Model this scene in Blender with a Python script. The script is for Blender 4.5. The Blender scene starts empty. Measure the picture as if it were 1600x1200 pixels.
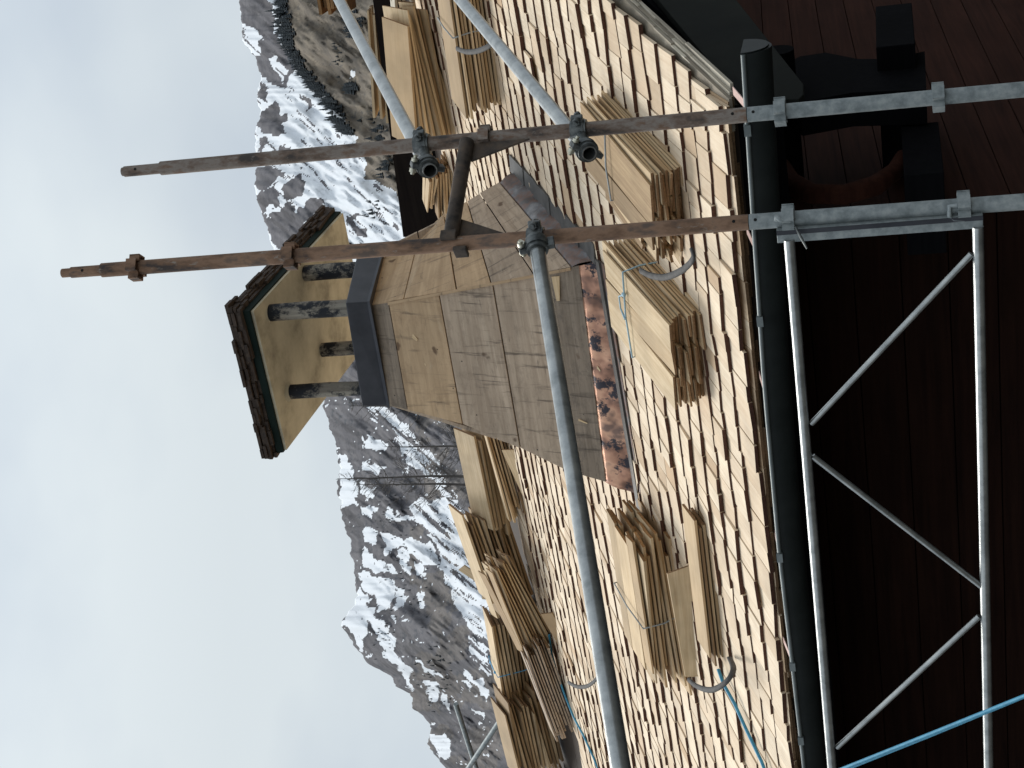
import bpy, math, random
import numpy as np
from math import sin, cos, radians, pi, hypot, atan2
from mathutils import Vector, Matrix
random.seed(7)
SC = bpy.context.scene
COL = SC.collection

# ------------------------------------------------------------------ camera (the phone was held sideways: world up points to the picture's left)
F = 2440.; PITCH = radians(14.4); ROLL = radians(2.9); YAW = radians(28.4)
CAM = np.array([0, 0, 3.2])
_f0 = np.array([-sin(YAW), cos(YAW), 0]); _r0 = np.array([cos(YAW), sin(YAW), 0]); _z = np.array([0, 0, 1.])
FW = _f0*cos(PITCH) + _z*sin(PITCH); _u0 = _z*cos(PITCH) - _f0*sin(PITCH)
UP = _u0*cos(ROLL) + _r0*sin(ROLL); RT = _r0*cos(ROLL) - _u0*sin(ROLL)
cam = bpy.data.cameras.new('camera'); camo = bpy.data.objects.new('camera', cam); COL.objects.link(camo)
cx_, cy_, cz_ = -UP, RT, -FW
camo.matrix_world = Matrix(((cx_[0], cy_[0], cz_[0], CAM[0]), (cx_[1], cy_[1], cz_[1], CAM[1]), (cx_[2], cy_[2], cz_[2], CAM[2]), (0, 0, 0, 1)))
cam.sensor_width = 36; cam.lens = F/1600*36; cam.clip_start = .1; cam.clip_end = 20000
SC.camera = camo

# ------------------------------------------------------------------ sky and sun
SUN_EL, SUN_AZ = radians(60), radians(298)          # azimuth clockwise from +Y
world = bpy.data.worlds.new("World"); SC.world = world; world.use_nodes = True
nt = world.node_tree; nt.nodes.clear()
def N(t, k, **kw):
    n = t.nodes.new(k)
    for a, b in kw.items(): setattr(n, a, b)
    return n
out = N(nt, 'ShaderNodeOutputWorld'); bg = N(nt, 'ShaderNodeBackground'); bg.inputs['Strength'].default_value = .1
sky = N(nt, 'ShaderNodeTexSky', sky_type='NISHITA', sun_disc=False); sky.sun_elevation = SUN_EL; sky.sun_rotation = SUN_AZ
tc = N(nt, 'ShaderNodeTexCoord'); mp = N(nt, 'ShaderNodeMapping'); mp.inputs['Scale'].default_value = (1.6, 1.6, 3.0)
nz = N(nt, 'ShaderNodeTexNoise'); nz.inputs['Scale'].default_value = 1.7; nz.inputs['Detail'].default_value = 5; nz.inputs['Roughness'].default_value = .45
cr = N(nt, 'ShaderNodeValToRGB'); cr.color_ramp.elements[0].position = .36; cr.color_ramp.elements[1].position = .62
cr.color_ramp.elements[0].color = (5.2, 5.95, 6.8, 1); cr.color_ramp.elements[1].color = (7.2, 7.85, 8.15, 1)
sep = N(nt, 'ShaderNodeSeparateXYZ')
zr = N(nt, 'ShaderNodeMapRange'); zr.inputs['From Min'].default_value = .42; zr.inputs['From Max'].default_value = 1; zr.inputs['To Min'].default_value = 1; zr.inputs['To Max'].default_value = 1.55
mul = N(nt, 'ShaderNodeVectorMath', operation='SCALE')
mx = N(nt, 'ShaderNodeMix', data_type='RGBA'); mx.inputs[0].default_value = .96
L = nt.links.new
L(tc.outputs['Generated'], mp.inputs['Vector']); L(mp.outputs[0], nz.inputs['Vector']); L(nz.outputs[0], cr.inputs[0])
L(tc.outputs['Generated'], sep.inputs[0]); L(sep.outputs[2], zr.inputs[0]); L(cr.outputs[0], mul.inputs[0]); L(zr.outputs[0], mul.inputs['Scale'])
L(sky.outputs[0], mx.inputs[6]); L(mul.outputs[0], mx.inputs[7]); L(mx.outputs[2], bg.inputs['Color']); L(bg.outputs[0], out.inputs[0])
sl = bpy.data.lights.new('sun', 'SUN'); sl.energy = 2.45; sl.angle = radians(24); sl.color = (1, .965, .9)
so = bpy.data.objects.new('sun', sl); COL.objects.link(so)
sd = Vector((sin(SUN_AZ)*cos(SUN_EL), cos(SUN_AZ)*cos(SUN_EL), sin(SUN_EL)))
so.rotation_euler = sd.to_track_quat('Z', 'Y').to_euler(); so.location = (0, 0, 30)
SC.view_settings.view_transform = 'Standard'; SC.view_settings.look = 'None'; SC.view_settings.gamma = 1; SC.view_settings.exposure = 0
SC.cycles.use_denoising = True

# ------------------------------------------------------------------ points: (u, v) are pixels of the photograph turned upright (u right 0-1200, v down 0-1600)
def ray(u, v): return FW + RT*(u-600)/F - UP*(v-800)/F
def at(u, v, d): return CAM + ray(u, v)*d
def hit(u, v, p, n):
    r = ray(u, v); return CAM + r*(((np.array(p)-CAM) @ n)/(r @ n))
AX = np.array([1., 0, 0]); AY = np.array([0, 1., 0]); AZ = np.array([0, 0, 1.])
S = radians(28); RN = np.array([0, -sin(S), cos(S)]); RL = np.array([0, cos(S), sin(S)])
R0 = hit(1050, 1140, [0, 5.25, 0], AY)              # the corner of eave and verge
def rp(u, v, h=0): return hit(u, v, R0+RN*h, RN)
def yp(u, v, y): return hit(u, v, [0, y, 0], AY)
def xp(u, v, x): return hit(u, v, [x, 0, 0], AX)
def RP(x, l, h=0): return np.array([x, R0[1], R0[2]]) + RL*l + RN*h
def im(x, y): return (1200-y, x)                     # picture pixel -> upright pixel
def unit(v): v = np.array(v, float); return v/np.linalg.norm(v)

# ------------------------------------------------------------------ materials
MATS = {}
def newmat(name):
    m = bpy.data.materials.new(name); m.use_nodes = True; MATS[name] = m
    t = m.node_tree; t.nodes.clear()
    o = N(t, 'ShaderNodeOutputMaterial'); b = N(t, 'ShaderNodeBsdfPrincipled'); t.links.new(b.outputs[0], o.inputs[0])
    return m, t, b
def rgb(c): return (c[0], c[1], c[2], 1)
def wood(name, light, dark, tintc=None, grain=1., rough=.75, knots=0., dirt=0., obj_rand=0., bump=.25, dirtc=(.03, .028, .03), spec=.25, drip=0.):
    m, t, b = newmat(name); l = t.links.new
    g = N(t, 'ShaderNodeAttribute', attribute_name='gco'); ti = N(t, 'ShaderNodeAttribute', attribute_name='tint')
    mp = N(t, 'ShaderNodeMapping'); mp.inputs['Scale'].default_value = (3*grain, 60*grain, 60*grain); l(g.outputs['Vector'], mp.inputs[0])
    n1 = N(t, 'ShaderNodeTexNoise'); n1.inputs['Scale'].default_value = 1; n1.inputs['Detail'].default_value = 6; n1.inputs['Roughness'].default_value = .65; n1.inputs['Distortion'].default_value = .6; l(mp.outputs[0], n1.inputs['Vector'])
    r1 = N(t, 'ShaderNodeMapRange'); r1.inputs[1].default_value = .3; r1.inputs[2].default_value = .7; l(n1.outputs[0], r1.inputs[0])
    m1 = N(t, 'ShaderNodeMix', data_type='RGBA'); m1.inputs[6].default_value = rgb(dark); m1.inputs[7].default_value = rgb(light); l(r1.outputs[0], m1.inputs[0])
    cur = m1.outputs[2]
    if tintc:
        m2 = N(t, 'ShaderNodeMix', data_type='RGBA'); m2.inputs[7].default_value = rgb(tintc); l(cur, m2.inputs[6]); l(ti.outputs['Fac'], m2.inputs[0]); cur = m2.outputs[2]
    n2 = N(t, 'ShaderNodeTexNoise'); n2.inputs['Scale'].default_value = 5*grain; n2.inputs['Detail'].default_value = 3; l(g.outputs['Vector'], n2.inputs['Vector'])
    r2 = N(t, 'ShaderNodeMapRange'); r2.inputs[1].default_value = .3; r2.inputs[2].default_value = .75; r2.inputs[3].default_value = .8; r2.inputs[4].default_value = 1.1; l(n2.outputs[0], r2.inputs[0])
    vm = N(t, 'ShaderNodeVectorMath', operation='SCALE'); l(cur, vm.inputs[0]); l(r2.outputs[0], vm.inputs['Scale']); cur = vm.outputs[0]
    if knots:
        v = N(t, 'ShaderNodeTexVoronoi'); v.inputs['Scale'].default_value = 5.5
        mk = N(t, 'ShaderNodeMapping'); mk.inputs['Scale'].default_value = (1, 1.6, .15); l(g.outputs['Vector'], mk.inputs[0])
        nw = N(t, 'ShaderNodeTexNoise'); nw.inputs['Scale'].default_value = 14; l(g.outputs['Vector'], nw.inputs['Vector'])
        va = N(t, 'ShaderNodeVectorMath', operation='MULTIPLY_ADD'); va.inputs[1].default_value = (.12, .12, .12); l(nw.outputs['Color'], va.inputs[0]); l(mk.outputs[0], va.inputs[2]); l(va.outputs[0], v.inputs['Vector'])
        rk = N(t, 'ShaderNodeMapRange'); rk.inputs[1].default_value = .08; rk.inputs[2].default_value = .17; rk.inputs[3].default_value = knots; rk.inputs[4].default_value = 0; l(v.outputs['Distance'], rk.inputs[0])
        sn = N(t, 'ShaderNodeMath', operation='MULTIPLY'); l(rk.outputs[0], sn.inputs[0])
        cmpn = N(t, 'ShaderNodeSeparateColor'); l(v.outputs['Color'], cmpn.inputs[0])
        gt = N(t, 'ShaderNodeMath', operation='GREATER_THAN'); gt.inputs[1].default_value = .55; l(cmpn.outputs[0], gt.inputs[0]); l(gt.outputs[0], sn.inputs[1])
        m3 = N(t, 'ShaderNodeMix', data_type='RGBA'); m3.inputs[7].default_value = (.09, .05, .03, 1); l(cur, m3.inputs[6]); l(sn.outputs[0], m3.inputs[0]); cur = m3.outputs[2]
    if dirt:
        n3 = N(t, 'ShaderNodeTexNoise'); n3.inputs['Scale'].default_value = (5 if dirt > .9 else 9); n3.inputs['Detail'].default_value = 8; n3.inputs['Roughness'].default_value = .75
        md = N(t, 'ShaderNodeMapping'); md.inputs['Scale'].default_value = (1, 1.7, 1); l(g.outputs['Vector'], md.inputs[0]); l(md.outputs[0], n3.inputs['Vector'])
        r3 = N(t, 'ShaderNodeMapRange'); r3.inputs[1].default_value = (.47 if dirt > .9 else .5); r3.inputs[2].default_value = (.55 if dirt > .9 else .68); r3.inputs[4].default_value = dirt; l(n3.outputs[0], r3.inputs[0])
        m4 = N(t, 'ShaderNodeMix', data_type='RGBA'); m4.inputs[7].default_value = rgb(dirtc); l(cur, m4.inputs[6]); l(r3.outputs[0], m4.inputs[0]); cur = m4.outputs[2]
    if drip:
        for (sc3, lo3, am3, dc3) in (((26, 2.2, 1), .56, drip, (.07, .055, .045)), ((5, 34, 1), .6, drip*.7, (.06, .045, .035)), ((3, 16, 1), .62, drip*.6, (.48, .40, .31))):
            n5 = N(t, 'ShaderNodeTexNoise'); n5.inputs['Scale'].default_value = 1; n5.inputs['Detail'].default_value = 5; n5.inputs['Roughness'].default_value = .7; n5.inputs['Distortion'].default_value = .4
            m5 = N(t, 'ShaderNodeMapping'); m5.inputs['Scale'].default_value = sc3; m5.inputs['Location'].default_value = (sc3[0], 3, 1); l(g.outputs['Vector'], m5.inputs[0]); l(m5.outputs[0], n5.inputs['Vector'])
            r5 = N(t, 'ShaderNodeMapRange'); r5.inputs[1].default_value = lo3; r5.inputs[2].default_value = lo3+.1; r5.inputs[4].default_value = am3; l(n5.outputs[0], r5.inputs[0])
            x5 = N(t, 'ShaderNodeMix', data_type='RGBA'); x5.inputs[7].default_value = rgb(dc3); l(cur, x5.inputs[6]); l(r5.outputs[0], x5.inputs[0]); cur = x5.outputs[2]
        v5 = N(t, 'ShaderNodeTexVoronoi'); v5.inputs['Scale'].default_value = 9; m6 = N(t, 'ShaderNodeMapping'); m6.inputs['Scale'].default_value = (1, 1, .1); l(g.outputs['Vector'], m6.inputs[0]); l(m6.outputs[0], v5.inputs['Vector'])
        r6 = N(t, 'ShaderNodeMapRange'); r6.inputs[1].default_value = .035; r6.inputs[2].default_value = .05; r6.inputs[3].default_value = .9; r6.inputs[4].default_value = 0; l(v5.outputs['Distance'], r6.inputs[0])
        x6 = N(t, 'ShaderNodeMix', data_type='RGBA'); x6.inputs[7].default_value = (.03, .025, .022, 1); l(cur, x6.inputs[6]); l(r6.outputs[0], x6.inputs[0]); cur = x6.outputs[2]
    if obj_rand:
        oi = N(t, 'ShaderNodeObjectInfo'); r4 = N(t, 'ShaderNodeMapRange'); r4.inputs[3].default_value = 1-obj_rand; r4.inputs[4].default_value = 1+obj_rand*.4; l(oi.outputs['Random'], r4.inputs[0])
        v4 = N(t, 'ShaderNodeVectorMath', operation='SCALE'); l(cur, v4.inputs[0]); l(r4.outputs[0], v4.inputs['Scale']); cur = v4.outputs[0]
    l(cur, b.inputs['Base Color']); b.inputs['Roughness'].default_value = rough; b.inputs['Specular IOR Level'].default_value = spec
    bp = N(t, 'ShaderNodeBump'); bp.inputs['Strength'].default_value = bump; bp.inputs['Distance'].default_value = .002; l(n1.outputs[0], bp.inputs['Height']); l(bp.outputs[0], b.inputs['Normal'])
    return m
def surf(name, cols, scale=8, rough=.6, metal=0, stretch=(1, 1, 1), lo=.35, hi=.65, detail=6, bump=.2, spots=None, spotscale=25, spotlo=.6, spec=.5, rr=None):
    """noise mix of colours on object coordinates"""
    m, t, b = newmat(name); l = t.links.new
    c = N(t, 'ShaderNodeTexCoord'); mp = N(t, 'ShaderNodeMapping'); mp.inputs['Scale'].default_value = stretch; l(c.outputs['Object'], mp.inputs[0])
    n = N(t, 'ShaderNodeTexNoise'); n.inputs['Scale'].default_value = scale; n.inputs['Detail'].default_value = detail; n.inputs['Roughness'].default_value = .65; l(mp.outputs[0], n.inputs['Vector'])
    r = N(t, 'ShaderNodeValToRGB'); e = r.color_ramp.elements
    e[0].position = lo; e[0].color = rgb(cols[0]); e[1].position = hi; e[1].color = rgb(cols[-1])
    for i, cc in enumerate(cols[1:-1]):
        x = e.new(lo+(hi-lo)*(i+1)/(len(cols)-1)); x.color = rgb(cc)
    l(n.outputs[0], r.inputs[0]); cur = r.outputs[0]
    if spots:
        n2 = N(t, 'ShaderNodeTexNoise'); n2.inputs['Scale'].default_value = spotscale; n2.inputs['Detail'].default_value = 5; n2.inputs['Roughness'].default_value = .7; l(mp.outputs[0], n2.inputs['Vector'])
        r2 = N(t, 'ShaderNodeMapRange'); r2.inputs[1].default_value = spotlo; r2.inputs[2].default_value = spotlo+.06; l(n2.outputs[0], r2.inputs[0])
        m2 = N(t, 'ShaderNodeMix', data_type='RGBA'); m2.inputs[7].default_value = rgb(spots); l(cur, m2.inputs[6]); l(r2.outputs[0], m2.inputs[0]); cur = m2.outputs[2]
    l(cur, b.inputs['Base Color']); b.inputs['Metallic'].default_value = metal; b.inputs['Roughness'].default_value = rough; b.inputs['Specular IOR Level'].default_value = spec
    if rr:
        q = N(t, 'ShaderNodeMapRange'); q.inputs[3].default_value = rr[0]; q.inputs[4].default_value = rr[1]; l(n.outputs[0], q.inputs[0]); l(q.outputs[0], b.inputs['Roughness'])
    bp = N(t, 'ShaderNodeBump'); bp.inputs['Strength'].default_value = bump; bp.inputs['Distance'].default_value = .003; l(n.outputs[0], bp.inputs['Height']); l(bp.outputs[0], b.inputs['Normal'])
    return m
wood('shingle', (.88, .745, .57), (.68, .53, .375), tintc=(.50, .345, .21), bump=.5)
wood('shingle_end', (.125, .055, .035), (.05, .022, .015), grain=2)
wood('fresh', (.77, .605, .395), (.54, .385, .22), tintc=(.42, .28, .15), obj_rand=.25)
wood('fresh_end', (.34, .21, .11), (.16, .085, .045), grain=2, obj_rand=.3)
wood('aged', (.50, .355, .20), (.30, .19, .10), tintc=(.24, .15, .08), obj_rand=.3)
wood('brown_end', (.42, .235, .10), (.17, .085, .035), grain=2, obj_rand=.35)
wood('grey_edge', (.66, .60, .49), (.42, .37, .29), tintc=(.26, .22, .17), obj_rand=.25)
wood('orange_board', (.60, .43, .27), (.42, .285, .17), grain=.5, knots=.8, dirt=.35, dirtc=(.20, .12, .07), bump=.6, drip=.55)
wood('weathered_board', (.54, .425, .32), (.34, .255, .185), grain=.55, knots=.8, dirt=.4, dirtc=(.09, .07, .055), bump=.8, drip=.7)
wood('dark_board', (.33, .265, .205), (.18, .14, .105), grain=.55, knots=.8, dirt=.5, bump=.8, drip=.7)
wood('deck', (.05, .034, .024), (.022, .014, .01), grain=.5)
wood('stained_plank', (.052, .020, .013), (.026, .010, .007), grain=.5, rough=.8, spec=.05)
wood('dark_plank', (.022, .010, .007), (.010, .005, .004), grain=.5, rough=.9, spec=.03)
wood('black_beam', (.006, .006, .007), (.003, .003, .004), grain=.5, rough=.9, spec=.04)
wood('ridge_beam', (.016, .012, .010), (.007, .005, .005), grain=.5, spec=.05)
wood('cap_bark', (.085, .06, .045), (.022, .015, .012), grain=.5, dirt=.4, bump=1)
wood('post_wood', (.40, .37, .31), (.14, .12, .10), grain=.4, rough=.6, dirt=.97, dirtc=(.006, .009, .016))
surf('barge_paint', [(.010, .011, .010), (.017, .018, .015)], scale=3, rough=.75, spec=.08)
surf('galvanised', [(.25, .262, .26), (.35, .362, .36), (.44, .45, .44)], scale=14, rough=.36, metal=.85, rr=(.26, .42), bump=.03)
surf('galvanised_dull', [(.19, .215, .22), (.27, .30, .305), (.36, .385, .385)], scale=28, rough=.6, metal=.35, bump=.2, spots=(.55, .55, .5), spotscale=36, spotlo=.66)
surf('rusty', [(.07, .058, .052), (.18, .125, .095), (.28, .24, .21), (.20, .125, .085)], scale=16, rough=.8, metal=.15, bump=.4, stretch=(1, 1, .5), spots=(.26, .22, .19), spotscale=24, spotlo=.62)
surf('rusty_orange', [(.06, .045, .04), (.20, .115, .07), (.30, .18, .115), (.14, .10, .08)], scale=15, rough=.8, metal=.1, bump=.4, stretch=(1, 1, .4), spots=(.30, .25, .21), spotscale=26, spotlo=.62)
surf('transom_rust', [(.03, .025, .022), (.085, .065, .052), (.12, .085, .06)], scale=16, rough=.85, metal=.1, bump=.4)
surf('cast_steel', [(.055, .06, .062), (.12, .13, .13), (.20, .205, .2)], scale=30, rough=.5, metal=.6, bump=.3)
surf('hole_black', [(.004, .004, .004), (.006, .006, .006)], rough=.9)
surf('zinc_bolt', [(.42, .40, .30), (.60, .58, .5)], scale=60, rough=.35, metal=.8)
surf('gutter_black', [(.007, .010, .010), (.015, .019, .019)], scale=6, rough=.55, bump=.2, spec=.25, spots=(.05, .05, .045), spotscale=18, spotlo=.7)
surf('gutter_bead', [(.12, .14, .14), (.2, .22, .22)], scale=6, rough=.4, metal=.3)
surf('strap_copper', [(.46, .29, .25), (.60, .42, .37)], scale=30, rough=.5, metal=.1)
surf('hook_iron', [(.045, .042, .041), (.09, .085, .082)], scale=40, rough=.8, metal=.1)
surf('cap_metal', [(.030, .032, .040), (.055, .057, .068)], scale=5, rough=.42, metal=.4, bump=.1)
surf('fascia_green', [(.004, .012, .010), (.007, .017, .014)], scale=8, rough=.7, spec=.15)
surf('plaster', [(.27, .24, .18), (.46, .415, .31), (.56, .51, .39)], scale=3.5, rough=.9, bump=.4)
surf('copper', [(.06, .045, .04), (.22, .115, .08), (.42, .22, .145), (.56, .32, .21), (.18, .11, .085)], scale=5, rough=.4, metal=.55, lo=.34, hi=.68, spots=(.03, .026, .034), spotscale=9, spotlo=.52, bump=.3, stretch=(1.1, 1, .9), detail=3)
surf('tarnished_sheet', [(.09, .085, .085), (.17, .10, .075), (.14, .135, .14), (.25, .24, .24)], scale=7, rough=.5, metal=.4, lo=.36, hi=.66, bump=.5)
surf('lead_strip', [(.05, .048, .046), (.10, .095, .09)], scale=10, rough=.6, metal=.2)
surf('blue_cord', [(.03, .20, .33), (.06, .30, .45)], scale=50, rough=.6)
surf('pale_cord', [(.28, .42, .50), (.36, .52, .60)], scale=50, rough=.7)
surf('grey_cord', [(.26, .28, .29), (.36, .38, .38)], scale=50, rough=.7)
surf('knot_blue', [(.08, .34, .60), (.13, .42, .68)], scale=50, rough=.6)
surf('ground_mix', [(.05, .05, .045), (.075, .07, .06)], scale=.05, rough=.95, bump=0)
surf('bark_bare', [(.09, .08, .075), (.14, .125, .115)], scale=2, rough=.95)
surf('conifer', [(.035, .043, .050), (.055, .063, .066)], scale=.05, rough=.95, bump=0)
surf('inner_dark', [(.012, .01, .009), (.02, .016, .014)], rough=.95)

# ------------------------------------------------------------------ mesh builder
class MB:
    def __init__(s): s.v = []; s.f = []; s.g = []; s.t = []; s.mi = []; s.sm = []
    def poly(s, pts, faces, mi=0, g=None, tint=0., smooth=False):
        b = len(s.v); s.v += [tuple(map(float, p)) for p in pts]
        s.g += [tuple(map(float, q)) for q in (g if g is not None else pts)]; s.t += [tint]*len(pts)
        for k, f in enumerate(faces):
            s.f.append([b+i for i in f]); s.mi.append(mi[k] if isinstance(mi, (list, tuple)) else mi); s.sm.append(smooth)
    def board(s, o, dl, dw, dn, l, w, t, tint=0., mi=(0, 0, 0), taper=1., skew=0., wl=None):
        """o: corner; spans l along dl, w along dw, t along dn.  mi = faces, butt ends, long edges"""
        o, dl, dw, dn = [np.array(a, float) for a in (o, dl, dw, dn)]
        w2 = w if wl is None else wl
        P = []; G = []; ro = np.array([random.uniform(0, 50), random.uniform(0, 50), random.uniform(0, 50)])
        for k in (0, 1):
            for j in (0, 1):
                for i in (0, 1):
                    ww = (w if i == 0 else w2)*j; tt = t*(1 if i == 0 else taper)*k
                    ll = l*i + (skew*j if i == 0 else 0)
                    P.append(o+dl*ll+dw*ww+dn*tt); G.append(ro+np.array([ll, ww, tt]))
        # idx = k*4+j*2+i
        fs = [(0, 2, 3, 1), (4, 5, 7, 6), (0, 4, 6, 2), (1, 3, 7, 5), (0, 1, 5, 4), (2, 6, 7, 3)]
        s.poly(P, fs, [mi[0], mi[0], mi[1], mi[1], mi[2], mi[2]], G, tint)
    def hexa(s, P, mi=0, tint=0., g=None):
        """P: 8 points, bottom 4 then top 4 (same order)"""
        s.poly(P, [(3, 2, 1, 0), (4, 5, 6, 7), (0, 1, 5, 4), (1, 2, 6, 5), (2, 3, 7, 6), (3, 0, 4, 7)], mi, g, tint)
    def tube(s, pts, r, n=12, inner=None, mi=0, caps=True, flat=None, ring=False):
        pts = [np.array(p, float) for p in pts]; rs = r if isinstance(r, (list, tuple)) else [r]*len(pts)
        d0 = unit(pts[1]-pts[0]); ref = AZ if abs(d0[2]) < .9 else AX
        a = unit(np.cross(d0, ref)); rings = []
        for i, p in enumerate(pts):
            d = unit(pts[min(i+1, len(pts)-1)]-pts[max(i-1, 0)])
            a = unit(a-d*(a @ d)); b = np.cross(d, a)
            rings.append([p+rs[i]*(a*cos(2*pi*k/n)+b*sin(2*pi*k/n)*(flat or 1)) for k in range(n)])
        V = [q for R in rings for q in R]; m = len(rings)
        Fc = [(i*n+k, i*n+(k+1) % n, (i+1)*n+(k+1) % n, (i+1)*n+k) for i in range(m-1) for k in range(n)]
        s.poly(V, Fc, mi, smooth=True)
        if inner and ring:
            Ri = [[c+(q-c)*inner for q in R] for c, R in zip(pts, rings)]
            for A, B in ((rings[0], Ri[0]), (Ri[-1], rings[-1]), (Ri[0], Ri[-1])):
                s.poly(list(A)+list(B), [(k, n+k, n+(k+1) % n, (k+1) % n) for k in range(n)], mi)
        elif inner:
            for (i, j) in ((0, 1), (m-1, m-2)):
                dd = unit(pts[j]-pts[i]); c = pts[i]; R = rings[i]
                R2 = [c+(q-c)*inner for q in R]; R3 = [c+(q-c)*inner+dd*.16 for q in R]
                V = R+R2+R3
                s.poly(V, [(k, (k+1) % n, n+(k+1) % n, n+k) for k in range(n)]+[(n+k, n+(k+1) % n, 2*n+(k+1) % n, 2*n+k) for k in range(n)]+[tuple(range(2*n, 3*n))], mi)
        elif caps:
            s.poly(rings[0], [tuple(range(n))[::-1]], mi); s.poly(rings[-1], [tuple(range(n))], mi)
    def box(s, c, ax, ay, az, hx, hy, hz, mi=0):
        c, ax, ay, az = [np.array(q, float) for q in (c, ax, ay, az)]
        s.hexa([c+ax*i*hx+ay*j*hy+az*k*hz for k in (-1, 1) for (i, j) in ((-1, -1), (1, -1), (1, 1), (-1, 1))], mi)
    def prism(s, pts, d, mi=0):
        """polygon pts extruded by vector d"""
        n = len(pts); d = np.array(d); P = [np.array(p) for p in pts]; V = P+[p+d for p in P]
        s.poly(V, [tuple(range(n))[::-1], tuple(range(n, 2*n))]+[(i, (i+1) % n, n+(i+1) % n, n+i) for i in range(n)], mi)
    def build(s, name, mats, parent=None, bevel=0):
        me = bpy.data.meshes.new(name); V = s.v
        if parent is not None:
            o_ = np.array(parent['_o']) if '_o' in parent else np.zeros(3)
            V = [tuple(np.array(p)-o_) for p in s.v]
        me.from_pydata(V, [], s.f)
        for m in (mats if isinstance(mats, (list, tuple)) else [mats]): me.materials.append(MATS[m])
        me.polygons.foreach_set('material_index', s.mi); me.polygons.foreach_set('use_smooth', s.sm)
        a = me.attributes.new('gco', 'FLOAT_VECTOR', 'POINT'); a.data.foreach_set('vector', np.array(s.g, dtype=np.float32).ravel())
        a = me.attributes.new('tint', 'FLOAT', 'POINT'); a.data.foreach_set('value', np.array(s.t, dtype=np.float32))
        me.update()
        o = bpy.data.objects.new(name, me); COL.objects.link(o)
        if parent is not None:
            o.parent = parent
            if '_o' in parent: o['_o'] = list(parent['_o'])
        if bevel:
            bm = o.modifiers.new('bevel', 'BEVEL'); bm.width = bevel; bm.segments = 2; bm.limit_method = 'ANGLE'
        return o
def thing(name, label, cat, loc=(0, 0, 0), group=None):
    o = bpy.data.objects.new(name, None); COL.objects.link(o); o.location = tuple(map(float, loc)); o.empty_display_size = .1
    o['label'] = label; o['category'] = cat; o['_o'] = [float(q) for q in loc]
    if group: o['group'] = group
    return o
def tag(o, label, cat, group=None, kind=None):
    o['label'] = label; o['category'] = cat
    if group: o['group'] = group
    return o

# ------------------------------------------------------------------ ground
g = MB(); R_ = 9000
g.poly([(-R_, -R_, 0), (R_, -R_, 0), (R_, R_, 0), (-R_, R_, 0)], [(0, 1, 2, 3)])
go = g.build('ground', 'ground_mix'); go['kind'] = 'structure'

# ------------------------------------------------------------------ mountains
rng = np.random.RandomState(3)
def vnoise(x, y, seed):
    r = np.random.RandomState(seed).rand(256, 256)
    xi = np.floor(x).astype(int); yi = np.floor(y).astype(int); fx = x-xi; fy = y-yi
    fx = fx*fx*(3-2*fx); fy = fy*fy*(3-2*fy)
    a = r[xi % 256, yi % 256]; b = r[(xi+1) % 256, yi % 256]; c = r[xi % 256, (yi+1) % 256]; d = r[(xi+1) % 256, (yi+1) % 256]
    return (a*(1-fx)+b*fx)*(1-fy)+(c*(1-fx)+d*fx)*fy
def fbm(x, y, seed, o=5, g=.5):
    t = 0; am = 1; n = 0
    for k in range(o):
        t = t+am*vnoise(x*2**k+17.3*k, y*2**k+5.1*k, seed+k); n += am; am *= g
    return t/n
def inpoly(x, y, P):
    r = np.zeros(x.shape, bool); n = len(P); j = n-1
    for i in range(n):
        xi, yi = P[i]; xj, yj = P[j]
        if yi != yj:
            r ^= ((yi > y) != (yj > y)) & (x < (xj-xi)*(y-yi)/(yj-yi)+xi)
        j = i
    return r
SKY_L = [(-150, 700), (0, 692), (44, 666), (68, 673), (90, 650), (116, 640), (128, 616), (145, 610), (165, 572), (208, 545), (223, 535), (271, 560), (324, 552), (411, 531), (498, 528), (561, 504), (600, 500), (640, 470), (700, 455), (780, 440), (815, 428), (850, 414), (880, 403), (940, 400), (1000, 402), (1030, 405), (1080, 405), (1110, 400), (1130, 382), (1200, 374), (1350, 366)]
def A1(P): return [(360+x/3, y/3) for x, y in P]
def A2(P): return [(480+x/2.07, 620+y/2.07) for x, y in P]
rockR = [A1(P) for P in [
 [(30, -60), (170, -60), (215, 120), (250, 200), (290, 260), (300, 330), (245, 420), (180, 385), (130, 350), (50, 290), (40, 120)],
 [(210, 470), (265, 580), (250, 630), (130, 632), (115, 550), (180, 510)], [(320, 430), (380, 480), (365, 525), (345, 490)], [(130, 380), (185, 420), (170, 480), (135, 430)],
 [(240, 670), (290, 690), (290, 720), (200, 725)], [(110, 800), (240, 790), (200, 850), (150, 900), (110, 860)], [(150, 900), (215, 850), (215, 960), (140, 1010), (120, 940)],
 [(245, 880), (335, 815), (345, 900), (270, 965)], [(130, 1010), (220, 985), (290, 960), (330, 985), (380, 930), (440, 935), (440, 960), (300, 1130), (220, 1160), (150, 1040)],
 [(530, 1000), (600, 1010), (560, 1060)], [(150, 640), (175, 640), (170, 730), (150, 720)], [(560, 1030), (620, 1060), (640, 1130), (600, 1110)]]]
snowR = [A1(P) for P in [[(75, 110), (145, 180), (135, 250), (75, 235), (55, 170)], [(180, -60), (255, -60), (250, 130), (250, 215), (205, 160), (200, 60)], [(180, 260), (240, 400), (260, 330), (215, 270)], [(90, 240), (135, 245), (120, 270)]]]
hill = A1([(240, -60), (262, 180), (300, 280), (400, 400), (520, 540), (600, 670), (640, 740), (640, 840), (760, 880), (820, 1100), (1100, 1200), (1300, -60)])
rockH = A1([(640, 890), (690, 920), (780, 970), (790, 1080), (760, 1120), (700, 1120), (640, 1040)])
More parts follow.
